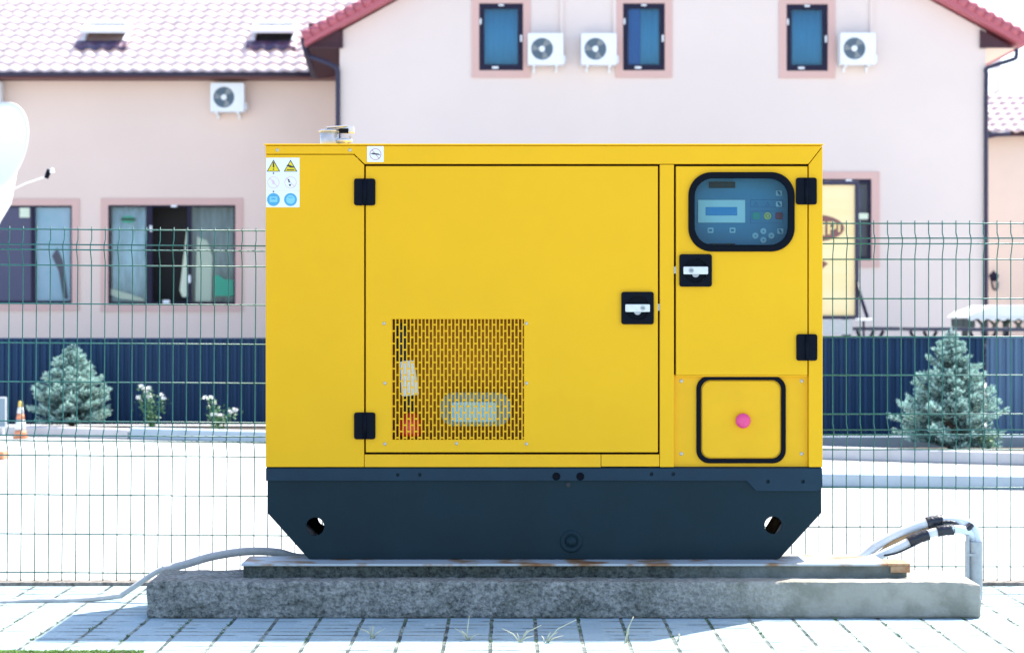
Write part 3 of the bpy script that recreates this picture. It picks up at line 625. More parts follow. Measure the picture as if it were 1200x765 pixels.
o = obj('joint_moss', mb, 'leaf'); o['kind'] = 'stuff'; o['label'] = 'tiny weeds and moss in the joints of the shaded paving'; o['category'] = 'weeds'
rr = random.Random(11); mb = MB()
for i in range(900):
    x = rr.uniform(X(-60, 8.8), X(165, 8.8)); y = 8.905 - abs(rr.gauss(0, .05)); h = rr.uniform(.003, .012) * (1.0 if rr.random() < .95 else 2.0); dx = rr.uniform(-.02, .02)
    mb.tube([(x, y, .003), (x + dx * .4, y, .003 + h * .6), (x + dx, y, .003 + h)], .002, 3, rs=[.0025, .002, .0006])
o = obj('verge_grass', mb, 'grass'); o['kind'] = 'stuff'; o['label'] = 'short green grass along the bottom left edge'; o['category'] = 'grass'

# ------------------------------------------------------------------ welded mesh fence
FY = 11.15
def fence_panel_mb(x0, x1, phase, rows, folds, top, bot):
    """rows: pixel heights of the horizontal wires; folds: (apex rows) pushed towards the camera"""
    m = MB()
    def off(py):
        for a, b, c, d in folds:
            if a <= py <= b: return -.036 * (py - a) / (b - a)
            if b < py < c: return -.036
            if c <= py <= d: return -.036 * (d - py) / (d - c)
        return 0
    for r in rows: m.tube([(x0, FY + off(r) - .004, Z(r, FY)), ((x0 + x1) / 2, FY + off(r) - .004, Z(r, FY)), (x1, FY + off(r) - .004, Z(r, FY))], .0036, 6)
    keys = sorted({top, bot} | {k for f in folds for k in f})
    x = phase
    while x > x0 + .02: x -= .0716
    x += .0716
    while x < x1:
        m.tube([(x, FY + off(k), Z(k, FY)) for k in keys], .0029, 6); x += .0716
    return m
rr_rows = [262, 279.5, 286, 304, 350, 394.5, 439.5, 485, 503, 508.6, 526.5, 571, 617, 663.5, 681, 682.5]
rr_folds = [(273, 280, 285.5, 300), (496, 503.5, 508, 522)]
T1 = thing('wire_fence', 'green welded wire fence left of the generator, its top line slightly lower and tilted', 'fence', (X(150, FY), FY, 0), rot=(0, R(.42), 0))
lr = [269.5 + (v - 262) * 1.0 for v in (262, 280, 286, 304)] + [356.5, 402.5, 448, 494, 510.2, 516.5, 534, 580, 626, 671, 683.5]
lf = [(281, 288, 293.5, 308), (503, 510.5, 516.5, 530)]
obj('mesh_panel', fence_panel_mb(X(-330, FY), X(400, FY), X(8.2, FY), lr, lf, 266, 686), 'fence', T1)
mb = MB(); mb.box(X(404, FY) - .03, X(404, FY) + .03, FY - .02, FY + .02, -.02, Z(262, FY)); obj('fence_post', mb, 'fence', T1, bevel=.004)
T2 = thing('wire_fence', 'green welded wire fence right of the generator, standing in front of the yellow billboard', 'fence', (X(1080, FY), FY, 0))
obj('mesh_panel', fence_panel_mb(X(420, FY), X(856, FY), X(430, FY), rr_rows, rr_folds, 258.5, 684), 'fence', T2)
obj('mesh_panel', fence_panel_mb(X(864, FY), X(1420, FY), X(1040, FY), rr_rows, rr_folds, 258.5, 684), 'fence', T2)
mb = MB(); mb.box(X(860, FY) - .03, X(860, FY) + .03, FY + .0, FY + .04, -.02, Z(256, FY)); obj('fence_post', mb, 'fence', T2, bevel=.004)

# ------------------------------------------------------------------ navy corrugated sheet fence
SY = 25.75
def sheet_mb(x0, x1, z0, z1, y):
    m = MB(); p = .085; prof = [(0, 0), (.028, 0), (.040, .022), (.072, .022)]; cols = []; x = x0
    while x < x1:
        for dx, dy in prof:
            if x + dx <= x1: cols.append((x + dx, y - dy))
        x += p
    A = [m.bm.verts.new((a, b, z0)) for a, b in cols]; Bv = [m.bm.verts.new((a, b, z1)) for a, b in cols]
    A2 = [m.bm.verts.new((a, b + .004, z0)) for a, b in cols]; B2 = [m.bm.verts.new((a, b + .004, z1)) for a, b in cols]
    for i in range(len(cols) - 1):
        m.bm.faces.new((A[i], A[i+1], Bv[i+1], Bv[i])); m.bm.faces.new((A2[i+1], A2[i], B2[i], B2[i+1])); m.bm.faces.new((Bv[i], Bv[i+1], B2[i+1], B2[i]))
    return m
def sheet_fence(label, pxa, pxb, m1, ztop):
    xa, xb = X(pxa, SY), X(pxb, SY); t = thing('sheet_fence', label, 'fence', ((xa + xb) / 2, SY, .06))
    obj('corrugated_sheet', sheet_mb(xa, xb, .08, ztop, SY), m1, t)
    mb = MB(); mb.box(xa, xb, SY - .03, SY + .03, ztop - .004, ztop + .018); obj('top_rail', mb, m1, t)
    x = xa + .05
    while x < xb:
        mb = MB(); mb.box(x - .03, x + .03, SY + .04, SY + .09, .0, ztop - .02); obj('fence_post', mb, m1, t); x += 2.4
sheet_fence('navy corrugated metal fence left of the generator, behind the roses and the smaller spruce', -60, 640, 'sheet_navy', 1.105)
SY = 22.6
sheet_fence('navy corrugated metal fence right of the generator, behind the larger spruce', 641, 1156, 'sheet_navy', 1.15)
sheet_fence('paler blue corrugated fence section at the right edge beyond the right spruce', 1156.05, 1330, 'sheet_pale', 1.155)  # right end of the fence in a paler blue
PYL = 21.6
mb = MB(); mb.box(X(700, PYL), X(1420, PYL), PYL, PYL + .12, .05, Z(511.5, PYL)); o = obj('low_wall', mb, 'plinth', origin=(X(1000, PYL), PYL, 0), bevel=.01)
tag(o, 'low grey blue wall along the back of the kerb behind the right spruce', 'wall')

# ------------------------------------------------------------------ blue spruces
def spruce(label, px, pbase, ptop, pw, Y, seed, z0):
    base = Vector((X(px, Y), Y, z0)); H = Z(ptop, Y) - z0; Rm = pw / 2 * Y / 2500
    rr = random.Random(seed); t = thing('blue_spruce', label, 'spruce tree', base, 'blue spruces in front of the navy fence')
    tr = MB(); tr.tube([base, base + Vector((.01, 0, H * .5)), base + Vector((0, 0, H * .93))], .02, 8, rs=[.035, .02, .006])
    fo = MB(); bm = fo.bm
    def needle(p, d, l, w_, mi):
        s = d.cross(Vector((rr.uniform(-1, 1), rr.uniform(-1, 1), rr.uniform(-1, 1)))).normalized() * w_
        f = bm.faces.new([bm.verts.new(p - s), bm.verts.new(p + s), bm.verts.new(p + d * l)]); f.material_index = mi
    def twig(p, d, L, pale):
        d = d.normalized(); a = d.orthogonal().normalized(); c = d.cross(a); n = int(30 + L * 420)
        for i in range(n):
            u = rr.random(); q = rr.uniform(0, 2 * PI); rad = (a * math.cos(q) + c * math.sin(q))
            nd = (d * rr.uniform(.35, .9) + rad).normalized()
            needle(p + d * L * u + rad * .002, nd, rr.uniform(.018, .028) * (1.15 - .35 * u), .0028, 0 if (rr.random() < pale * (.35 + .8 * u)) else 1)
    nb = 165
    for i in range(nb):
        u = (i + rr.random()) / nb; h = H * (0.03 + .90 * u ** 1.15); az_ = i * 2.39996 + rr.uniform(-.3, .3)
        prof = (1 - u) ** .72 * 1.04 if u > .15 else .70 + u * 1.3
        L = Rm * prof * rr.uniform(.74, 1.14) + .07 * (1 - u); el_ = R(8 + 45 * u + rr.uniform(-8, 10))
        d = Vector((math.cos(az_) * math.cos(el_), math.sin(az_) * math.cos(el_), math.sin(el_)))
        p0 = base + Vector((0, 0, h)); up = Vector((0, 0, 1)); side = d.cross(up).normalized()
        tr.tube([p0, p0 + d * L * .9], .004, 4, rs=[.007, .002])
        k = 0.30 * L
        while k < L:
            ll = min(.16, (L - k) * .5 + .05)
            for sgn in (-1, 1):
                dd = (d * 1.0 + side * sgn * rr.uniform(.6, 1.0) + up * rr.uniform(-.1, .35)).normalized()
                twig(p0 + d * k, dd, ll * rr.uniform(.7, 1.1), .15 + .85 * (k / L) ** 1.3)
            if rr.random() < .6: twig(p0 + d * k, (d + up * rr.uniform(.5, 1.1)).normalized(), ll * .7, .15 + .7 * (k / L))
            k += rr.uniform(.055, .085)
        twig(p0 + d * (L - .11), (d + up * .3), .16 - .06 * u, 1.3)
    for dx, dz in ((.03, .17), (-.55, .11), (.6, .12), (.25, .15), (-.25, .13)):
        twig(base + Vector((dx * .03, 0, H * .86)), Vector((dx, rr.uniform(-.2, .2), 1)), dz * H * .9, .95)
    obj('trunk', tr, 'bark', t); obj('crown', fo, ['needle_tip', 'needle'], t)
spruce('smaller pale blue spruce at the left, behind the fence and left of the roses', 84, 500, 403, 104, 25.15, 5, .06)
spruce('larger bushy blue spruce at the right, standing behind the wire fence', 1114, 526, 384, 134, 20.95, 9, .05)
# small leafy plant at the foot of the right spruce
def rose(name, label, px, pbase, ptop, pw, Y, seed, flowers, z0=.06, grp=None, cat='rose bush', stems=5, leaves=260):
    base = Vector((X(px, Y), Y, z0)); H = Z(ptop, Y) - z0; Wd = pw / 2 * Y / 2500; rr = random.Random(seed); t = thing(name, label, cat, base, grp)
    st = MB(); lf = MB(); fl = MB(); tips = [(X(a, Y), Z(b, Y)) for a, b in flowers]
    cnt = max(stems, len(tips))
    for i in range(cnt):
        tx, tz = tips[i % len(tips)] if tips else (base.x + rr.uniform(-Wd, Wd), z0 + H * rr.uniform(.6, 1))
        tip = Vector((tx, Y + rr.uniform(-.08, .08), tz)); mid = base.lerp(tip, .5) + Vector((rr.uniform(-.03, .03), 0, .03)); st.tube([base, mid, tip], .004, 5, rs=[.007, .005, .003])
        for k in range(leaves // cnt):
            u = rr.random() ** .8; p = (base.lerp(mid, u * 2) if u < .5 else mid.lerp(tip, u * 2 - 1)) + Vector((rr.gauss(0, .045), rr.gauss(0, .05), rr.gauss(0, .03)))
            p.z = max(p.z, z0 + .005)
            d = Vector((rr.uniform(-1, 1), rr.uniform(-1, 1), rr.uniform(-.4, .8))).normalized(); s = d.orthogonal().normalized(); l = rr.uniform(.022, .04)
            lf.bm.faces.new([lf.bm.verts.new(q) for q in (p, p + d * l * .5 + s * l * .3, p + d * l, p + d * l * .5 - s * l * .3)])
    obj('stems', st, 'leaf', t); obj('foliage', lf, 'leaf', t)
    for tx, tz in tips:
        fl = MB(); c = Vector((tx, Y - .03, tz))
        for k in range(16):
            d = Vector((rr.uniform(-1, 1), rr.uniform(-1, 1), rr.uniform(-.3, 1))).normalized(); s = d.orthogonal().normalized(); s2 = d.cross(s); l = .033
            fl.bm.faces.new([fl.bm.verts.new(q) for q in (c, c + d * l * .7 + s * l * .45, c + d * l + s2 * .004, c + d * l * .7 - s * l * .45)])
        obj('flower', fl, 'petal', t)
RG = 'white roses in the flower bed'
rose('rose_bush', 'upright white rose bush with two flower heads, beside the left spruce', 178, 502, 452, 34, 24.6, 21, [(166, 453), (170, 456), (175, 455), (172, 460), (163, 466), (174, 465), (190, 463), (192, 467)], grp=RG)
rose('rose_bush', 'low spreading white rose bush, nearest to the generator', 258, 505, 464, 46, 24.2, 22, [(241, 466), (248, 466), (251, 472), (250, 486), (254, 486), (260, 487), (270, 483), (276, 480)], grp=RG, leaves=420)
rose('bed_plant', 'small yellow green plant at the right foot of the large spruce', 1160, 528, 508, 26, 20.75, 23, [], z0=.05, cat='plant', stems=6, leaves=200)

# ------------------------------------------------------------------ traffic cone and small bits at the left
CY = 24.2
t = thing('traffic_cone', 'orange and white traffic cone with yellow tip at the left in front of the kerb', 'traffic cone', (X(24, CY), CY, 0))
zb = 0.0; H = Z(470, CY); prof = lambda u: .076 * (1 - u) + .02 * u
def seg(u0, u1, m, name):
    mb = MB(); mb.lathe((X(24, CY), CY, 0), [(prof(u0), H * u0 + .02 * (1 - u0)), (prof(u1), H * u1)], 20); return obj(name, mb, m, t)
for u0, u1, m, n_ in ((.02, .22, 'cone_orange', 'cone_body'), (.22, .50, 'cone_white', 'reflective_band'), (.50, .66, 'cone_orange', 'cone_body'), (.66, .84, 'cone_white', 'reflective_band'), (.84, 1.0, 'cone_yellow', 'cone_tip')): seg(u0, u1, m, n_)
mb = MB(); mb.poly(rrect(X(24, CY) - .078, X(24, CY) + .078, CY - .078, CY + .078, .03, 4), (), 0, .02)
for v in mb.bm.verts: v.co = Vector((v.co.x, v.co.z, v.co.y))
obj('cone_base', mb, 'cone_orange', t)
PYY = 24.4
t = thing('display_board', 'grey see through board at the left edge beside the traffic cone', 'board', (X(-8, PYY), PYY, 0))
mb = MB(); mb.box(X(-24, PYY), X(6, PYY), PYY, PYY + .02, Z(500, PYY), Z(466.5, PYY)); obj('board_panel', mb, 'clear', t)
mb = MB(); mb.ring(rect(X(-25, PYY), X(8, PYY), Z(501, PYY), Z(465, PYY)), rect(X(-23.6, PYY), X(6.4, PYY), Z(499.6, PYY), Z(466.6, PYY)), PYY - .012, PYY - .001); obj('board_frame', mb, 'white', t)
for q in (-20, 3):
    mb = MB(); mb.box(X(q, PYY) - .01, X(q, PYY) + .01, PYY + .021, PYY + .05, 0, Z(480, PYY)); obj('leg', mb, 'white', t)
YB = 20.7
mb = MB(); mb.poly(rrect(X(-18, YB), X(4, YB), 0, .075, .01, 3), (), YB, YB + .2); o = obj('orange_block', mb, 'cone_orange', origin=(X(-6, YB), YB, 0), bevel=.01); tag(o, 'orange plastic block on the sunlit ground at the left edge', 'block')

# ------------------------------------------------------------------ satellite dish at the left edge
DY = 22.0
t = thing('satellite_dish', 'large white satellite dish on a mast at the left edge, above the wire fence', 'satellite dish', (X(-52, DY), DY + .3, 0))
M = Matrix.Translation((X(-3, DY), DY, Z(173, DY))) @ Matrix.Rotation(R(-36), 4, 'Z') @ Matrix.Rotation(R(-14), 4, 'X')
mb = MB(); rings = []; N = 40
for k in range(9):
    q = k / 8; ring = []
    for i in range(N):
        a = 2 * PI * i / N; ring.append(mb.bm.verts.new(M @ Vector((.46 * q * math.cos(a), .09 * (1 - q * q), .49 * q * math.sin(a)))))
        if k == 0: break
    rings.append(ring)
for i in range(N): mb.bm.faces.new((rings[0][0], rings[1][i], rings[1][(i+1) % N]))
for A, B_ in zip(rings[1:], rings[2:]):
    for i in range(N): mb.bm.faces.new((A[i], B_[i], B_[(i+1) % N], A[(i+1) % N]))
d = obj('reflector', mb, 'dish', t, smooth=True); sm = d.modifiers.new('thickness', 'SOLIDIFY'); sm.thickness = .012
mb = MB(); mb.tube([pp(2, 228, DY - .1), pp(30, 215, DY - .45), pp(54, 207, DY - .7)], .008, 6); obj('feed_arm', mb, 'dish', t)
mb = MB(); mb.cyl(pp(54, 209, DY - .7), pp(58, 199, DY - .7), .022, .026, 14); obj('feed_horn', mb, 'black', t)
mb = MB(); mb.cyl(pp(58.5, 201, DY - .7), pp(63, 199.5, DY - .7), .022, .024, 14); obj('feed_cap', mb, 'white', t)
mb = MB(); mb.tube([pp(6, 200, DY + .12), pp(2, 236, DY + .1), pp(-12, 262, DY + .2), pp(-50, 290, DY + .3)], .07, 12, rs=[.12, .10, .09, .08]); obj('mount_arm', mb, 'dish', t)
mb = MB(); mb.cyl((X(-52, DY), DY + .3, 0), (X(-52, DY), DY + .3, Z(250, DY)), .06, n=16); obj('mast', mb, 'galv', t)

# ------------------------------------------------------------------ house
HG = 44.0; HL = 46.2
HS = thing('house', 'long pale pink rendered house with a gable wing, tiled roof and dark framed windows', 'house', (X(600, HG), HG, 0))
def hx(px, Y=HG): return X(px, Y)
def hz(py, Y=HG): return Z(py, Y)
SL = .55
# gable wall with openings
ridge_px = 778; rz = lambda px: 46 - (420 - abs(px - ridge_px)) * SL + 14   # underside of the rake band in pixels
ups = [(561.5, 613, 4.5, 83), (730, 779, 4.5, 83), (921.5, 970, 5.5, 83.5)]
holes = [rect(hx(a), hx(b), hz(d), hz(c)) for a, b, c, d in ups] + [rect(hx(905), hx(1021), hz(305), hz(210))]
gab = [(hx(398), -.02), (hx(1155.5), -.02), (hx(1155.5), hz(rz(1155.5))), (hx(ridge_px), hz(rz(ridge_px))), (hx(398), hz(rz(398)))]
mb = MB(); mb.poly(gab, holes, HG, HG + .3); obj('gable_wall', mb, 'render_pink', HS)
mb = MB(); x0, x1 = hx(398), hx(1155.5); mb.box(x0, x0 + .3, HG + .301, HG + 12, -.02, hz(60)); mb.box(x1 - .3, x1, HG + .301, HG + 12, -.02, hz(60)); obj('side_wall', mb, 'render_peach', HS)
# gable roof slabs
def roof_slab(px_low, sgn):
    m = MB(); xr = hx(ridge_px); xl = hx(px_low); zl = hz(46); zr = zl + abs(xr - xl) * SL; th = .265
    lo = [(xl, zl), (xr, zr), (xr, zr - th), (xl + sgn * -.0, zl - th * .72)]
    m.poly(lo, (), HG - .35, HG + 12); return m
for p, s in ((358, -1), (1198, 1)): obj('gable_roof', roof_slab(p, s), 'rake', HS, bevel=.03)
# round barge tiles along the rakes
for p, s in ((357, -1), (1199, 1)):
    m = MB(); xr = hx(ridge_px); xl = hx(p); zl = hz(46); zr = zl + abs(xr - xl) * SL; a = Vector((xl, HG - .28, zl)); b_ = Vector((xr, HG - .28, zr)); n_ = 42
    for i in range(n_): m.cyl(a.lerp(b_, i / n_), a.lerp(b_, (i + 1.08) / n_), .13, .105, 12)
    obj('barge_tiles', m, 'rake', HS)
# boxed eave ends + soffits
mb = MB(); mb.poly([(hx(366), hz(56.5)), (hx(402), hz(56.5)), (hx(402), hz(36)), ], (), HG - .08, HG - .003); mb.box(hx(366), hx(402), HG - .16, HG - .081, hz(57.5), hz(55)); obj('eave_box', mb, 'brown', HS)
mb = MB(); mb.poly([(hx(1148), hz(57)), (hx(1187), hz(57)), (hx(1148), hz(35.5))], (), HG - .08, HG - .003); obj('eave_box', mb, 'brown', HS)
mb = MB(); v = [(hx(362), HG - .1, hz(57)), (hx(398), HG - .1, hz(57)), (hx(398), HL - .2, hz(92.5, HL - .2)), (X(371, HL - .55), HL - .55, hz(92.5, HL - .55))]
lo = [mb.bm.verts.new(q) for q in v]; hi = [mb.bm.verts.new((q[0], q[1], q[2] + .5)) for q in v]
mb.bm.faces.new(lo); mb.bm.faces.new(hi[::-1])
for i in range(4): mb.bm.faces.new((lo[i], lo[(i+1) % 4], hi[(i+1) % 4], hi[i]))
obj('eave_soffit', mb, 'brown', HS)
mb = MB(); mb.box(hx(1156), hx(1190), HG - .05, HG + 12, hz(57.2), hz(55.5)); obj('eave_soffit', mb, 'render_peach', HS)
mb = MB(); mb.tube([(hx(1196), HG - .2, hz(50)), (hx(1196), HG + 11, hz(50))], .08, 10); obj('side_gutter', mb, 'pipe', HS)
mb = MB(); mb.tube([pp(356, 47, HG - .25), pp(361, 66, HG + .6), pp(369, 88, HL - .55)], .07, 8, rs=[.07, .085, .10]); obj('valley_gutter', mb, 'pipe', HS)
# downpipes
mb = MB(); mb.tube(smoothpts([pp(364, 67, HG - .02), pp(372, 69.5, HG - .06), pp(392, 78, HG - .08), pp(396, 84, HG - .08)], 4) + [Vector(pp(396, 100, HG - .08)), Vector((X(396, HG - .08), HG - .08, 0))], .05, 10); obj('downpipe', mb, 'pipe', HS)
mb = MB(); mb.tube(smoothpts([pp(1191, 57, HG - .1), pp(1191, 66, HG - .1), pp(1187, 70, HG - .1), pp(1158, 79.5, HG - .05), pp(1156, 86, HG - .05)], 4) + [Vector(pp(1155.6, 110, HG - .05)), Vector((X(1155.6, HG - .05), HG - .05, 0))], .045, 10); obj('downpipe', mb, 'pipe', HS)
# left wing
lw = [(-120, 84.5, 241, 356), (127, 276, 240.5, 357)]
holes = [rect(X(a, HL), X(b, HL), Z(d, HL), Z(c, HL)) for a, b, c, d in lw]
mb = MB(); mb.poly(rect(X(-260, HL), X(399, HL), -.02, Z(90, HL)), holes, HL, HL + .3); obj('wing_wall', mb, 'render_peach', HS)
# left wing roof in local frame: u = X, v = up slope, w = normal
PIT = math.atan(SL); EYL = HL - .55
RM = Matrix.Translation((0, EYL, Z(86, EYL))) @ Matrix.Rotation(PIT, 4, 'X')
def tiled(u0, u1, v1, RMx, tw=.2925, tl=.40, hid=None, edge=None):
    m = MB(); nu = 8; cols = int((u1 - u0) / tw) * nu; rows = int(v1 / tl)
    def h(u):
        f = (u / tw) % 1.0
        return .042 * math.sin(PI * f / .72) if f < .72 else -.014 * math.sin(PI * (f - .72) / .28)
    for r in range(rows):
        va, vb = r * tl, (r + 1) * tl + .02; ua = u0; prev = None
        for c in range(cols + 1):
            u = u0 + c * tw / nu; hh = h(u)
            if edge and u > edge(va + EYL * 0): break
            P = [Vector((u, va, hh - .018 + .012)), Vector((u, va, hh + .030)), Vector((u, vb, hh + .004))]
            vs = [m.bm.verts.new(RMx @ q) for q in P]
            if prev:
                for i in range(2):
                    f = m.bm.faces.new((prev[i], vs[i], vs[i+1], prev[i+1])); f.smooth = (i == 1)
            prev = vs
    return m
xe = lambda v: X(369, EYL) + 0 * v
mb = tiled(X(-60, EYL) - 2, X(700, HG), 7.6, RM, edge=lambda v: X(370, EYL) if v < .6 else (X(364, EYL) if v < 1.2 else X(355, HL) + (v - 1.2) * 1.75))
obj('tiled_roof', mb, 'tile', HS)
mb = MB(); mb.box(X(-60, EYL) - 2, X(700, HG), 0, 8, -.12, -.03, M=RM)
# keep deck out of the gable front
for v in mb.bm.verts:
    if v.co.x > X(370, EYL) and v.co.z < 7.2: v.co.x = X(368, EYL)
obj('roof_deck', mb, 'brown', HS)
mb = MB(); gxa, gxb = X(-60, EYL) - 2, X(371, EYL)
prof = [(R(180 + 180 * i / 10)) for i in range(11)]
gutter = [(EYL - .09 + .075 * math.cos(a), Z(87, EYL) + .02 + .075 * math.sin(a)) for a in prof]
for i in range(10):
    (ya, za), (yb_, zb_) = gutter[i], gutter[i+1]
    mb.quad([(gxa, ya, za), (gxb, ya, za), (gxb, yb_, zb_), (gxa, yb_, zb_)])
o = obj('gutter', mb, 'pipe', HS, smooth=True); s_ = o.modifiers.new('thickness', 'SOLIDIFY'); s_.thickness = .006
mb = MB(); mb.box(gxa, X(399, HL) - .05, HL - .5, HL - .002, Z(92, EYL), Z(88.5, EYL)); mb.box(gxa, X(371, EYL), EYL - .02, EYL + .02, Z(92.5, EYL), Z(86, EYL)); obj('fascia', mb, 'gutter_red', HS)
# back and ends close the house
mb = MB(); mb.box(X(-260, HL), hx(1155.5), HG + 12, HG + 12.3, -.02, 6.8); mb.box(X(-260, HL) - .3, X(-260, HL), HL, HG + 12, -.02, 6.4); obj('rear_wall', mb, 'render_peach', HS)
mb = MB(); mb.box(X(-130, HL), X(300, HL), HL + .9, HL + .95, 0, 5); obj('window_dark_backing', mb, 'dark', HS)  # dark panel added behind the windows to make the rooms look unlit
# skylights
def skylight(pxl, pxr, v0, v1, dark):
    u0, u1 = X(pxl, EYL + v0 * .87), X(pxr, EYL + v0 * .87)
    m = MB(); t_ = .07; zz0, zz1 = -.05, .15
    m.box(u0, u0 + t_, v0, v1, zz0, zz1, M=RM); m.box(u1 - t_, u1, v0, v1, zz0, zz1, M=RM); m.box(u0 + t_ + .001, u1 - t_ - .001, v0, v0 + t_, zz0, zz1 - .05, M=RM); m.box(u0 + t_ + .001, u1 - t_ - .001, v1 - t_, v1, zz0, zz1, M=RM)
    s = obj('skylight', m, 'white', HS, bevel=.01)
    A = RM @ Matrix.Translation((0, v1, .16)) @ Matrix.Rotation(R(-9), 4, 'X')
    L = v1 - v0; m = MB(); m.box(u0 - .02, u1 + .02, -L * .98, -L * .98 + .16, 0, .08, M=A); m.box(u0 - .02, u1 + .02, -.14, 0, 0, .08, M=A); m.box(u0 - .02, u0 + .07, -L * .98 + .161, -.141, 0, .08, M=A); m.box(u1 - .07, u1 + .02, -L * .98 + .161, -.141, 0, .08, M=A); obj('sash', m, 'white', s, bevel=.01)
    m = MB(); m.box(u0 + .071, u1 - .071, -L * .98 + .162, -.142, .03, .045, M=A); obj('pane', m, 'white', s)
    m = MB(); m.box(u0 + .071, u1 - .071, -.24, -.142, .046, .06, M=A); obj('recess_shade', m, 'pipe', s)  # dark strip standing for the shaded recess of the sash
    m = MB(); m.box(u0 + .072, u1 - .072, v0 + .09, v1 - .09, .05, .07, M=RM); obj('opening_sheet', m, 'dark' if dark else 'brown_tan', s)  # flat sheet above the tiles; the dark one stands for the shaded opening
    # wavy lead apron below
    m = MB(); N = 24; prev = None
    for i in range(N + 1):
        u = (u0 - .10) + (u1 - u0 + .16) * i / N; f = (u / .2925) % 1; hh = .055 * math.sin(PI * f / .62) if f < .62 else -.018
        vs = [m.bm.verts.new(RM @ Vector((u, v0 - .38, hh + .075))), m.bm.verts.new(RM @ Vector((u, v0 - .15, hh * .6 + .09))), m.bm.verts.new(RM @ Vector((u, v0 - .002, .13)))]
        if prev:
            for k in range(2): m.bm.faces.new((prev[k], vs[k], vs[k+1], prev[k+1]))
        prev = vs
    a_ = obj('lead_apron', m, 'apron', s, smooth=True); q = a_.modifiers.new('thickness', 'SOLIDIFY'); q.thickness = .01
MT['brown_tan'] = mat('tan_wood', (0.36, 0.25, 0.22), .7)
MT['apron'] = mat('slate_flashing', (0.045, 0.06, 0.12), .45, col2=(0.14, 0.05, 0.09), var=.2, vscale=3)
skylight(96, 147, 1.55, 2.42, False); skylight(295, 345, 1.55, 2.42, True)

# windows
def curtain(name, x0, x1, z0, z1, y, m, par, amp=.03, per=.12):
    q = MB(); n = max(8, int((x1 - x0) / .02)); pr = None
    for i in range(n + 1):
        x = x0 + (x1 - x0) * i / n; yy = y + amp * math.sin(2 * PI * x / per) * (.7 + .3 * math.sin(x * 7)); vs = [q.bm.verts.new((x, yy, z0)), q.bm.verts.new((x, yy + .01, z1))]
        if pr: q.bm.faces.new((pr[0], vs[0], vs[1], pr[1]))
        pr = vs
    o = obj(name, q, m, par, smooth=True); s = o.modifiers.new('thickness', 'SOLIDIFY'); s.thickness = .004; return o
def surround(Y, a, b, c, d, aw, ah, top=True):
    m = MB(); m.ring(rect(X(a - aw, Y), X(b + aw, Y), Z(d + ah, Y), Z(c - ah, Y)), rect(X(a, Y), X(b, Y), Z(d, Y), Z(c, Y)), Y - .03, Y - .001); return m
def upper_window(a, b, c, d, half):
    Y = HG; x0, x1, z0, z1 = X(a, Y), X(b, Y), Z(d, Y), Z(c, Y); fw = .105
    s = obj('window', surround(Y, a, b, c, d, 8.5, 8.5), 'trim', HS)
    m = MB(); m.ring(rect(x0 + .001, x1 - .001, z0 + .001, z1 - .001), rect(x0 + fw, x1 - fw, z0 + fw * 1.15, z1 - fw), Y - .01, Y + .07); obj('window_frame', m, 'frame', s, bevel=.008)
    m = MB(); m.box(x0 + fw - .005, x1 - fw + .005, Y + .02, Y + .026, z0 + fw, z1 - fw + .005); obj('pane', m, 'glass', s)
    xi0, xi1, zi0, zi1 = x0 + fw - .01, x1 - fw + .01, z0 + fw, z1 - fw + .02
    if half:
        xm = xi0 + (xi1 - xi0) * .4; m = MB(); m.box(xi0, xm + .04, Y + .085, Y + .09, zi0, zi1); obj('blind', m, 'curtain_deep', s); curtain('curtain', xm, xi1, zi0, zi1, Y + .06, 'curtain_blue', s, .012, .16)
    else: curtain('curtain', xi0, xi1, zi0, zi1, Y + .075, 'curtain_blue', s, .012, .13)
    for (cx, cz, w_, h_) in (((x0 + x1) / 2, z1 - .035, .11, .035), (x0 + .03, (z0 + z1) / 2 + .32, .035, .12), (x1 - .04, (z0 + z1) / 2 - .03, .04, .14), ((x0 + x1) / 2 - .12, z0 + .06, .13, .045)):
        m = MB(); m.box(cx - w_ / 2, cx + w_ / 2, Y - .025, Y - .0105, cz - h_ / 2, cz + h_ / 2); obj('hinge_cap', m, 'white', s, bevel=.004)
for q, hf in zip(ups, (False, True, False)): upper_window(*q, hf)
# big left window
Y = HL; a, b, c, d = lw[1]; wnd = obj('window', surround(Y, a, b, c, d, 8.6, 8), 'trim', HS)
px = lambda p: X(p, HL); pz = lambda p: Z(p, HL)
m = MB(); m.ring(rect(px(a) + .001, px(b) - .001, pz(d) + .001, pz(c) - .001), rect(px(129), px(274), pz(354), pz(242.5)), Y - .01, Y + .07)
for q0, q1 in ((171, 178.5), (219.5, 224)): m.box(px(q0), px(q1), Y - .005, Y + .065, pz(354) - .0, pz(242.5))
obj('window_frame', m, 'frame', wnd)
m = MB(); m.box(px(129), px(171), Y + .02, Y + .026, pz(354), pz(242.5)); m.box(px(224), px(274), Y + .02, Y + .026, pz(354), pz(242.5)); obj('pane', m, 'glass', wnd)
curtain('curtain', px(129), px(171), pz(354), pz(242.5), Y + .12, 'curtain_pale', wnd, .03, .22)
curtain('curtain', px(224), px(275), pz(354), pz(242.5), Y + .16, 'net', wnd, .03, .3)
m = MB(); m.poly([(px(228), pz(353)), (px(247), pz(353)), (px(248), pz(300)), (px(242), pz(282)), (px(230), pz(277))], (), Y + .09, Y + .11); obj('cream_cloth', m, 'curtain_cream', wnd)
m = MB(); m.poly([(px(213), pz(348)), (px(220), pz(348)), (px(221), pz(268)), (px(218), pz(268)), (px(210), pz(340))], (), Y + .09, Y + .10); obj('cream_cloth', m, 'curtain_cream', wnd)
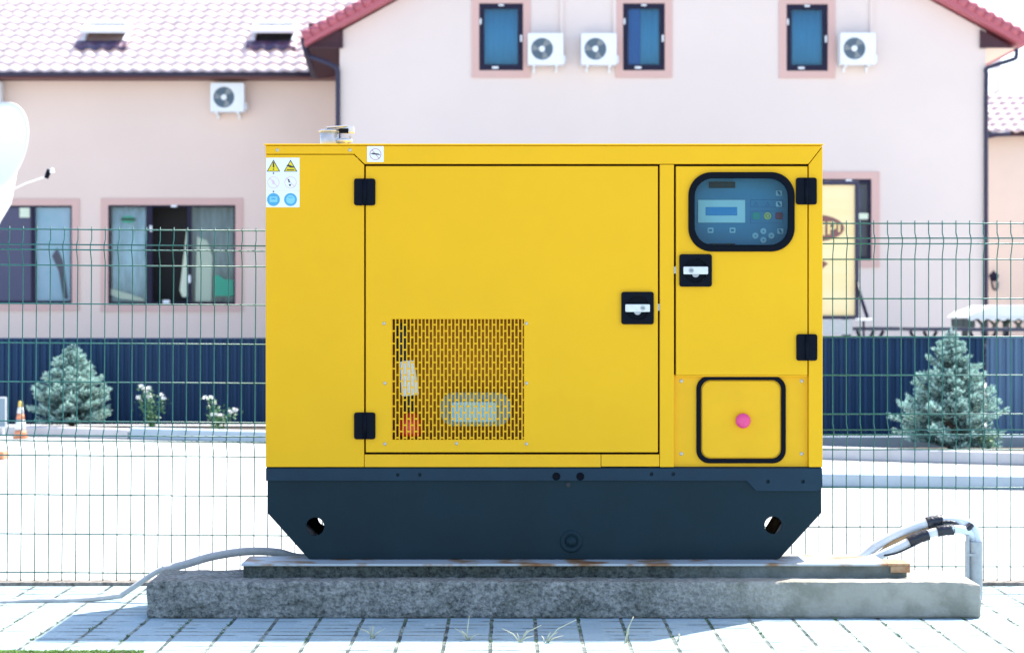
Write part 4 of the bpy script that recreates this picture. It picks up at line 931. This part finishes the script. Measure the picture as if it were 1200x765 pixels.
m = MB(); m.poly([(px(250), pz(347)), (px(273), pz(347)), (px(273), pz(328)), (px(262), pz(327)), (px(256), pz(322)), (px(250), pz(323))], (), Y + .09, Y + .12); obj('emerald_cushion', m, 'emerald', wnd)
m = MB(); m.poly(rrect(px(141), px(158), pz(261), pz(253), .1, 4), (), Y + .06, Y + .075); obj('emerald_ornament', m, 'emerald', wnd)
m = MB(); m.poly([(px(129.5), pz(338)), (px(150), pz(344)), (px(168), pz(350)), (px(168), pz(353)), (px(140), pz(350)), (px(129.5), pz(345))], (), Y + .06, Y + .075); obj('cream_cloth', m, 'curtain_cream', wnd)
for cx, cz, w_, h_ in ((204, 241.5, 7, 2.6), (177, 268, 3, 7), (222, 327, 3, 9), (195, 353.5, 8, 4)):
    m = MB(); m.box(px(cx - w_/2), px(cx + w_/2), Y - .03, Y - .0105, pz(cz + h_/2), pz(cz - h_/2)); obj('hinge_cap', m, 'white', wnd)
# far left window
a, b, c, d = lw[0]; wnd = obj('window', surround(Y, a, b, c, d, 8.6, 8), 'trim', HS)
m = MB(); m.ring(rect(px(a) + .001, px(b) - .001, pz(d) + .001, pz(c) - .001), rect(px(-117), px(82.6), pz(352.5), pz(243)), Y - .01, Y + .07); m.box(px(36.5), px(41), Y - .005, Y + .065, pz(352.5), pz(243)); obj('window_frame', m, 'frame', wnd)
m = MB(); m.box(px(41), px(82.6), Y + .02, Y + .026, pz(352.5), pz(243)); obj('pane', m, 'glass', wnd)
m = MB(); m.box(px(-117), px(36.5), Y + .02, Y + .026, pz(352.5), pz(243)); obj('sliding_screen', m, 'shade_slate', wnd)
m = MB(); m.box(px(41), px(83), Y + .10, Y + .11, pz(352.5), pz(243)); obj('blind', m, 'win_blue', wnd)
m = MB(); m.poly([(px(60), pz(300)), (px(66), pz(290)), (px(73), pz(306)), (px(79), pz(350)), (px(73), pz(350)), (px(68), pz(318))], (), Y + .08, Y + .095); obj('hanging_coat', m, 'shade_slate', wnd)
m = MB(); m.box(px(23), px(34.5), Y + .005, Y + .019, pz(255), pz(243.6)); obj('notice', m, 'curtain_cream', wnd)
# window behind the billboard
Y = HG; a, b, c, d = 905, 1021, 210, 305; wnd = obj('window', surround(Y, a, b, c, d, 9.5, 8.5), 'trim', HS)
m = MB(); m.ring(rect(hx(a) + .001, hx(b) - .001, hz(d) + .001, hz(c) - .001), rect(hx(a + 4), hx(b - 4), hz(d - 4), hz(c + 5)), Y - .01, Y + .07); obj('window_frame', m, 'frame', wnd)
m = MB(); m.box(hx(a + 4), hx(b - 4), Y + .02, Y + .026, hz(d - 4), hz(c + 5)); obj('pane', m, 'glass', wnd)
m = MB(); m.box(hx(a + 3), hx(b - 3), Y + .15, Y + .17, hz(d - 3), hz(c + 4)); obj('blind', m, 'shade_slate', wnd)
m = MB(); m.box(hx(1004), hx(1017), Y - .03, Y - .012, hz(257), hz(250)); obj('notice', m, 'curtain_cream', wnd)
m = MB(); m.box(hx(991), hx(998), Y - .03, Y - .0115, hz(213.5), hz(210.5)); obj('hinge_cap', m, 'white', wnd)

# ------------------------------------------------------------------ air conditioners
def ac(label, pxl, pyt, Y, w_px=41, h_px=36.5, grp='air conditioner units on the house wall', pipe=True):
    s = 2500 / Y; x0 = X(pxl, Y); x1 = x0 + w_px / s; z1 = Z(pyt, Y); z0 = z1 - h_px / s; yb = Y - .06; yf = Y - .38
    t = thing('air_conditioner', label, 'air conditioner', ((x0 + x1) / 2, (yb + yf) / 2, z0), grp)
    cx = x0 + (x1 - x0) * .40; cz = (z0 + z1) / 2 - .0; r = .225
    m = MB(); m.poly(rrect(x0, x1, z0, z1, .025, 3), [circ(cx, cz, r, 32)], yf, yf + .03); m.box(x0, x1, yf + .031, yb, z0 + .001, z1 - .001); obj('casing', m, 'white', t, bevel=.008)
    m = MB(); m.cyl((cx, yf + .028, cz), (cx, yf + .031, cz), r, n=32); obj('fan_well', m, 'fan', t)
    m = MB()
    for k in range(5):
        q = r * (.36 + .13 * k + .02); m.tube([(cx + q * math.cos(2*PI*i/28), yf + .004, cz + q * math.sin(2*PI*i/28)) for i in range(29)], .0045, 4)
    for k in range(12):
        a_ = 2 * PI * k / 12; m.tube([(cx + .05 * math.cos(a_), yf + .006, cz + .05 * math.sin(a_)), (cx + r * math.cos(a_ + .35), yf + .006, cz + r * math.sin(a_ + .35))], .004, 4)
    obj('fan_guard', m, 'fan', t)
    m = MB()
    for k in range(3):
        a_ = 2 * PI * k / 3 + .8; u = Vector((math.cos(a_), 0, math.sin(a_))); v = Vector((-u.z, 0, u.x)); c_ = Vector((cx, yf + .018, cz))
        m.quad([c_ + u * .05, c_ + u * .20 - v * .05, c_ + u * .20 + v * .08, c_ + u * .07 + v * .05])
    obj('fan_blades', m, 'hose', t)
    m = MB(); m.cyl((cx, yf - .006, cz), (cx, yf + .012, cz), .062, n=20); obj('fan_hub', m, 'white', t)
    m = MB(); m.box(x1 + .001, x1 + .05, yf + .08, yb - .03, z0 + .04, z0 + .20); obj('valve_cover', m, 'white', t, bevel=.015)
    for q in (x0 + .1, x1 - .16):
        m = MB(); m.box(q, q + .045, yf + .02, Y - .002, z0 - .045, z0 - .002); m.box(q, q + .045, Y - .06, Y - .002, z0 - .13, z0 - .046); obj('wall_bracket', m, 'white', t)
    if pipe:
        m = MB(); m.box(x1 - .06, x1 + .01, Y - .045, Y - .002, z1 + .002, z1 + 1.2); obj('pipe_cover', m, 'render_pink', t)
ac('white air conditioner just right of the leftmost upper window', 618.5, 42, HG)
ac('white air conditioner just left of the middle upper window', 680.5, 42, HG)
ac('white air conditioner right of the rightmost upper window', 981.5, 41.5, HG)
ac('white air conditioner under the left roof eave, above the wire fence', 249.5, 99.5, HL, 39, 33.5, pipe=False)
ac('white air conditioner cut off by the left edge, behind the satellite dish', -34, 97.5, HL, 39, 33.5, pipe=False)

# ------------------------------------------------------------------ peach neighbour building at the right
NY = 56.0
N_ = thing('annex_building', 'peach rendered building with a pale tiled roof at the far right behind the house', 'building', (X(1250, NY), NY, 0))
mb = MB(); mb.box(X(1120, NY), X(1500, NY), NY, NY + 8, -.02, Z(157, NY))
MT['annex'] = mat('peach_annex', (0.76, 0.61, 0.51), .85, var=.03, vscale=1)
obj('wall', mb, 'annex', N_)
RN = Matrix.Translation((0, NY - .5, Z(155, NY - .5))) @ Matrix.Rotation(PIT * .9, 4, 'X')
obj('tiled_roof', tiled(X(1120, NY), X(1500, NY), 3.1, RN, edge=None), 'tile', N_)
mb = MB(); mb.box(X(1120, NY), X(1500, NY), 0, 3.1, -.12, -.03, M=RN); obj('roof_deck', mb, 'brown', N_)
mb = MB(); mb.tube([pp(1150, 161, NY - .6), pp(1168, 157.5, NY - .6), pp(1184, 157, NY - .6)], .07, 8); obj('gutter', mb, 'pipe', N_)
mb = MB(); mb.box(X(1166, NY + 4), X(1173, NY + 4), NY + 4, NY + 4.5, Z(140, NY + 4), Z(18, NY + 4)); obj('chimney', mb, 'white', N_)
LY = NY - .1
t = thing('wall_lamp', 'small dark lantern lamp on the peach wall, above the white awning', 'lamp', (X(1162, LY), LY, Z(330, LY)))
mb = MB(); mb.tube(smoothpts([pp(1169, 331, NY - .01), pp(1168, 339, LY - .05), pp(1164, 338, LY - .2), pp(1162, 330, LY - .25)], 4), .028, 8); obj('bracket', mb, 'frame', t)
mb = MB(); mb.lathe((X(1162, LY), LY - .25, Z(330, LY)), [(.08, 0), (.13, .14), (.14, .16), (.03, .26), (.01, .29)], 12); obj('lantern', mb, 'frame', t)

# ------------------------------------------------------------------ billboard
BY = 36.0
t = thing('billboard', 'tall cream yellow billboard with a brown oval emblem, half hidden behind the generator', 'billboard', (X(950, BY), BY, 0))
mb = MB(); mb.box(X(905, BY), X(1001.5, BY), BY - .02, BY + .06, Z(370, BY), Z(217, BY)); obj('sign_panel', mb, 'sign_yellow', t)
mb = MB(); mb.ring(rect(X(901, BY), X(1006, BY), Z(374, BY), Z(212.5, BY)), rect(X(905, BY), X(1001.5, BY), Z(370, BY), Z(217, BY)), BY - .06, BY + .08); obj('sign_frame', mb, 'pipe', t, bevel=.01)
mb = MB(); cx, cz = X(953, BY), Z(267.5, BY); mb.poly([(cx + 36 * BY / 2500 * math.cos(2*PI*i/36), cz + 16 * BY / 2500 * math.sin(2*PI*i/36)) for i in range(36)], (), BY - .026, BY - .021)
E_ = obj('oval_emblem', mb, 'sign_brown', t)
def letter(name, fn): m = MB(); fn(m); return obj(name, m, 'sign_letter', E_)
ly0, ly1 = 276, 259
def bx_(m, a, b, c, d): m.box(X(a, BY), X(b, BY), BY - .032, BY - .027, Z(d, BY), Z(c, BY))
for base in (926, 944): 
    m = MB(); bx_(m, base, base + 3.4, ly1, ly0); bx_(m, base + 3.5, base + 12, ly1, ly1 + 3); obj('letter', m, 'sign_letter', E_)
m = MB(); bx_(m, 963.5, 966.5, ly1 + 1, ly0); obj('letter', m, 'sign_letter', E_)
m = MB(); bx_(m, 969.5, 972.5, ly1 + 1, ly0 - 1); bx_(m, 972.6, 977, ly1 + 1, ly1 + 3.4); bx_(m, 972.6, 977, 267, 269); bx_(m, 977.1, 979.5, ly1 + 2, 268.4); obj('letter', m, 'sign_letter', E_)
m = MB(); bx_(m, 982, 984.4, ly1 + 4, ly0 - 4); obj('letter', m, 'sign_letter', E_)
m = MB(); m.poly([(X(a_, BY), Z(b_, BY)) for a_, b_ in ((955, 300), (970, 309), (960, 318), (946, 306))], (), BY - .026, BY - .021); obj('red_mark', m, 'sign_brown', t)
m = MB(); m.box(X(900, BY), X(998, BY), BY - .1, BY + .3, Z(392, BY), Z(374.5, BY)); obj('sign_base', m, 'hose', t)
for q in (910, 994):
    m = MB(); m.box(X(q, BY) - .05, X(q, BY) + .05, BY + .31, BY + .4, 0, Z(372, BY)); obj('sign_leg', m, 'pipe', t)
m = MB(); m.tube([pp(1004, 330, BY - .05), pp(1010, 352, BY - .2), pp(1016.5, 372, BY - .4)], .03, 6); obj('stay_rod', m, 'frame', t)
m = MB(); m.box(X(1004, BY - .4), X(1020, BY - .4), BY - .6, BY - .2, Z(375.5, BY - .4), Z(373, BY - .4)); obj('stay_foot', m, 'white', t, bevel=.02)
m = MB(); m.box(X(1011, BY-.4), X(1013, BY-.4), BY - .43, BY - .37, 0, Z(376, BY - .4)); obj('stay_post', m, 'frame', t)

# ------------------------------------------------------------------ picnic tables and awning behind the navy fence
def picnic(label, pa, pb, ptop, Y, m, grp='dark trestle tables behind the navy fence'):
    x0, x1 = X(pa, Y), X(pb, Y); zt = Z(ptop, Y); t = thing('trestle_table', label, 'table', ((x0 + x1) / 2, Y, 0), grp)
    q = MB()
    for k in range(5): q.box(x0, x1, Y - .4 + k * .17, Y - .4 + k * .17 + .15, zt - .06, zt)
    obj('table_top', q, m, t)
    for s in (-1, 1):
        q = MB(); q.box(x0 + .05, x1 - .05, Y + s * .7 - .12, Y + s * .7 + .12, zt - .36, zt - .31); obj('bench', q, m, t)
    for xx in (x0 + .3, x1 - .45):
        for s in (-1, 1):
            q = MB(); q.tube([(xx - s * .28, Y + s * .2, 0), (xx + s * .22, Y - s * .05, zt - .07)], .035, 4); obj('leg', q, m, t)
picnic('dark trestle table beside the billboard foot', 988, 1050, 383, 37.0, 'wood_dark')
picnic('long dark trestle table left of the white awning, behind the right spruce', 1062, 1128, 383.5, 37.4, 'wood_dark')
picnic('dark trestle table under the white awning at the right', 1132, 1196, 384, 37.8, 'wood_dark')
AY = 40.0
t = thing('garden_awning', 'white topped garden shelter with dark lattice sides at the right edge', 'awning', (X(1180, AY), AY, 0))
m = MB(); prof_ = [(1125, 371.5), (1133, 366), (1148, 361), (1155, 358), (1200, 357.5), (1290, 358), (1300, 371)]
m.poly([(X(a_, AY), Z(b_, AY)) for a_, b_ in prof_] + [(X(1300, AY), Z(373, AY)), (X(1125, AY), Z(373, AY))], (), AY - .6, AY + 1.2); obj('cover', m, 'cloth_white', t, bevel=.03)
m = MB()
sc_ = [(X(1126 + i * 3, AY), Z(373 + (2.4 if i % 4 in (1, 2) else .6), AY)) for i in range(56)]
m.poly([(X(1126, AY), Z(372.8, AY))] + sc_ + [(X(1291, AY), Z(372.8, AY))], (), AY - .64, AY - .61); obj('scalloped_edge', m, 'cloth_white', t)
m = MB(); m.box(X(1127.5, AY), X(1136, AY), AY - .5, AY + 1.0, Z(387, AY), Z(373.4, AY)); obj('side_panel', m, 'wood_green', t)
m = MB(); m.box(X(1136.5, AY), X(1290, AY), AY - .2, AY - .12, Z(375.5, AY), Z(373.6, AY)); m.box(X(1126, AY), X(1290, AY), AY - .2, AY - .12, Z(386.5, AY), Z(384.5, AY))
for k in range(9):
    a_ = 1145 + k * 14; m.tube([pp(a_, 374, AY - .25), pp(a_ + 10, 385, AY - .25)], .035, 4); m.tube([pp(a_ + 12, 374, AY - .32), pp(a_ + 4, 385, AY - .32)], .035, 4)
obj('lattice', m, 'wood_green', t)
for q in (1130, 1178, 1228, 1288):
    m = MB(); m.box(X(q, AY) - .05, X(q, AY) + .05, AY - .1, AY + 0, 0, Z(373, AY)); obj('leg', m, 'wood_green', t)
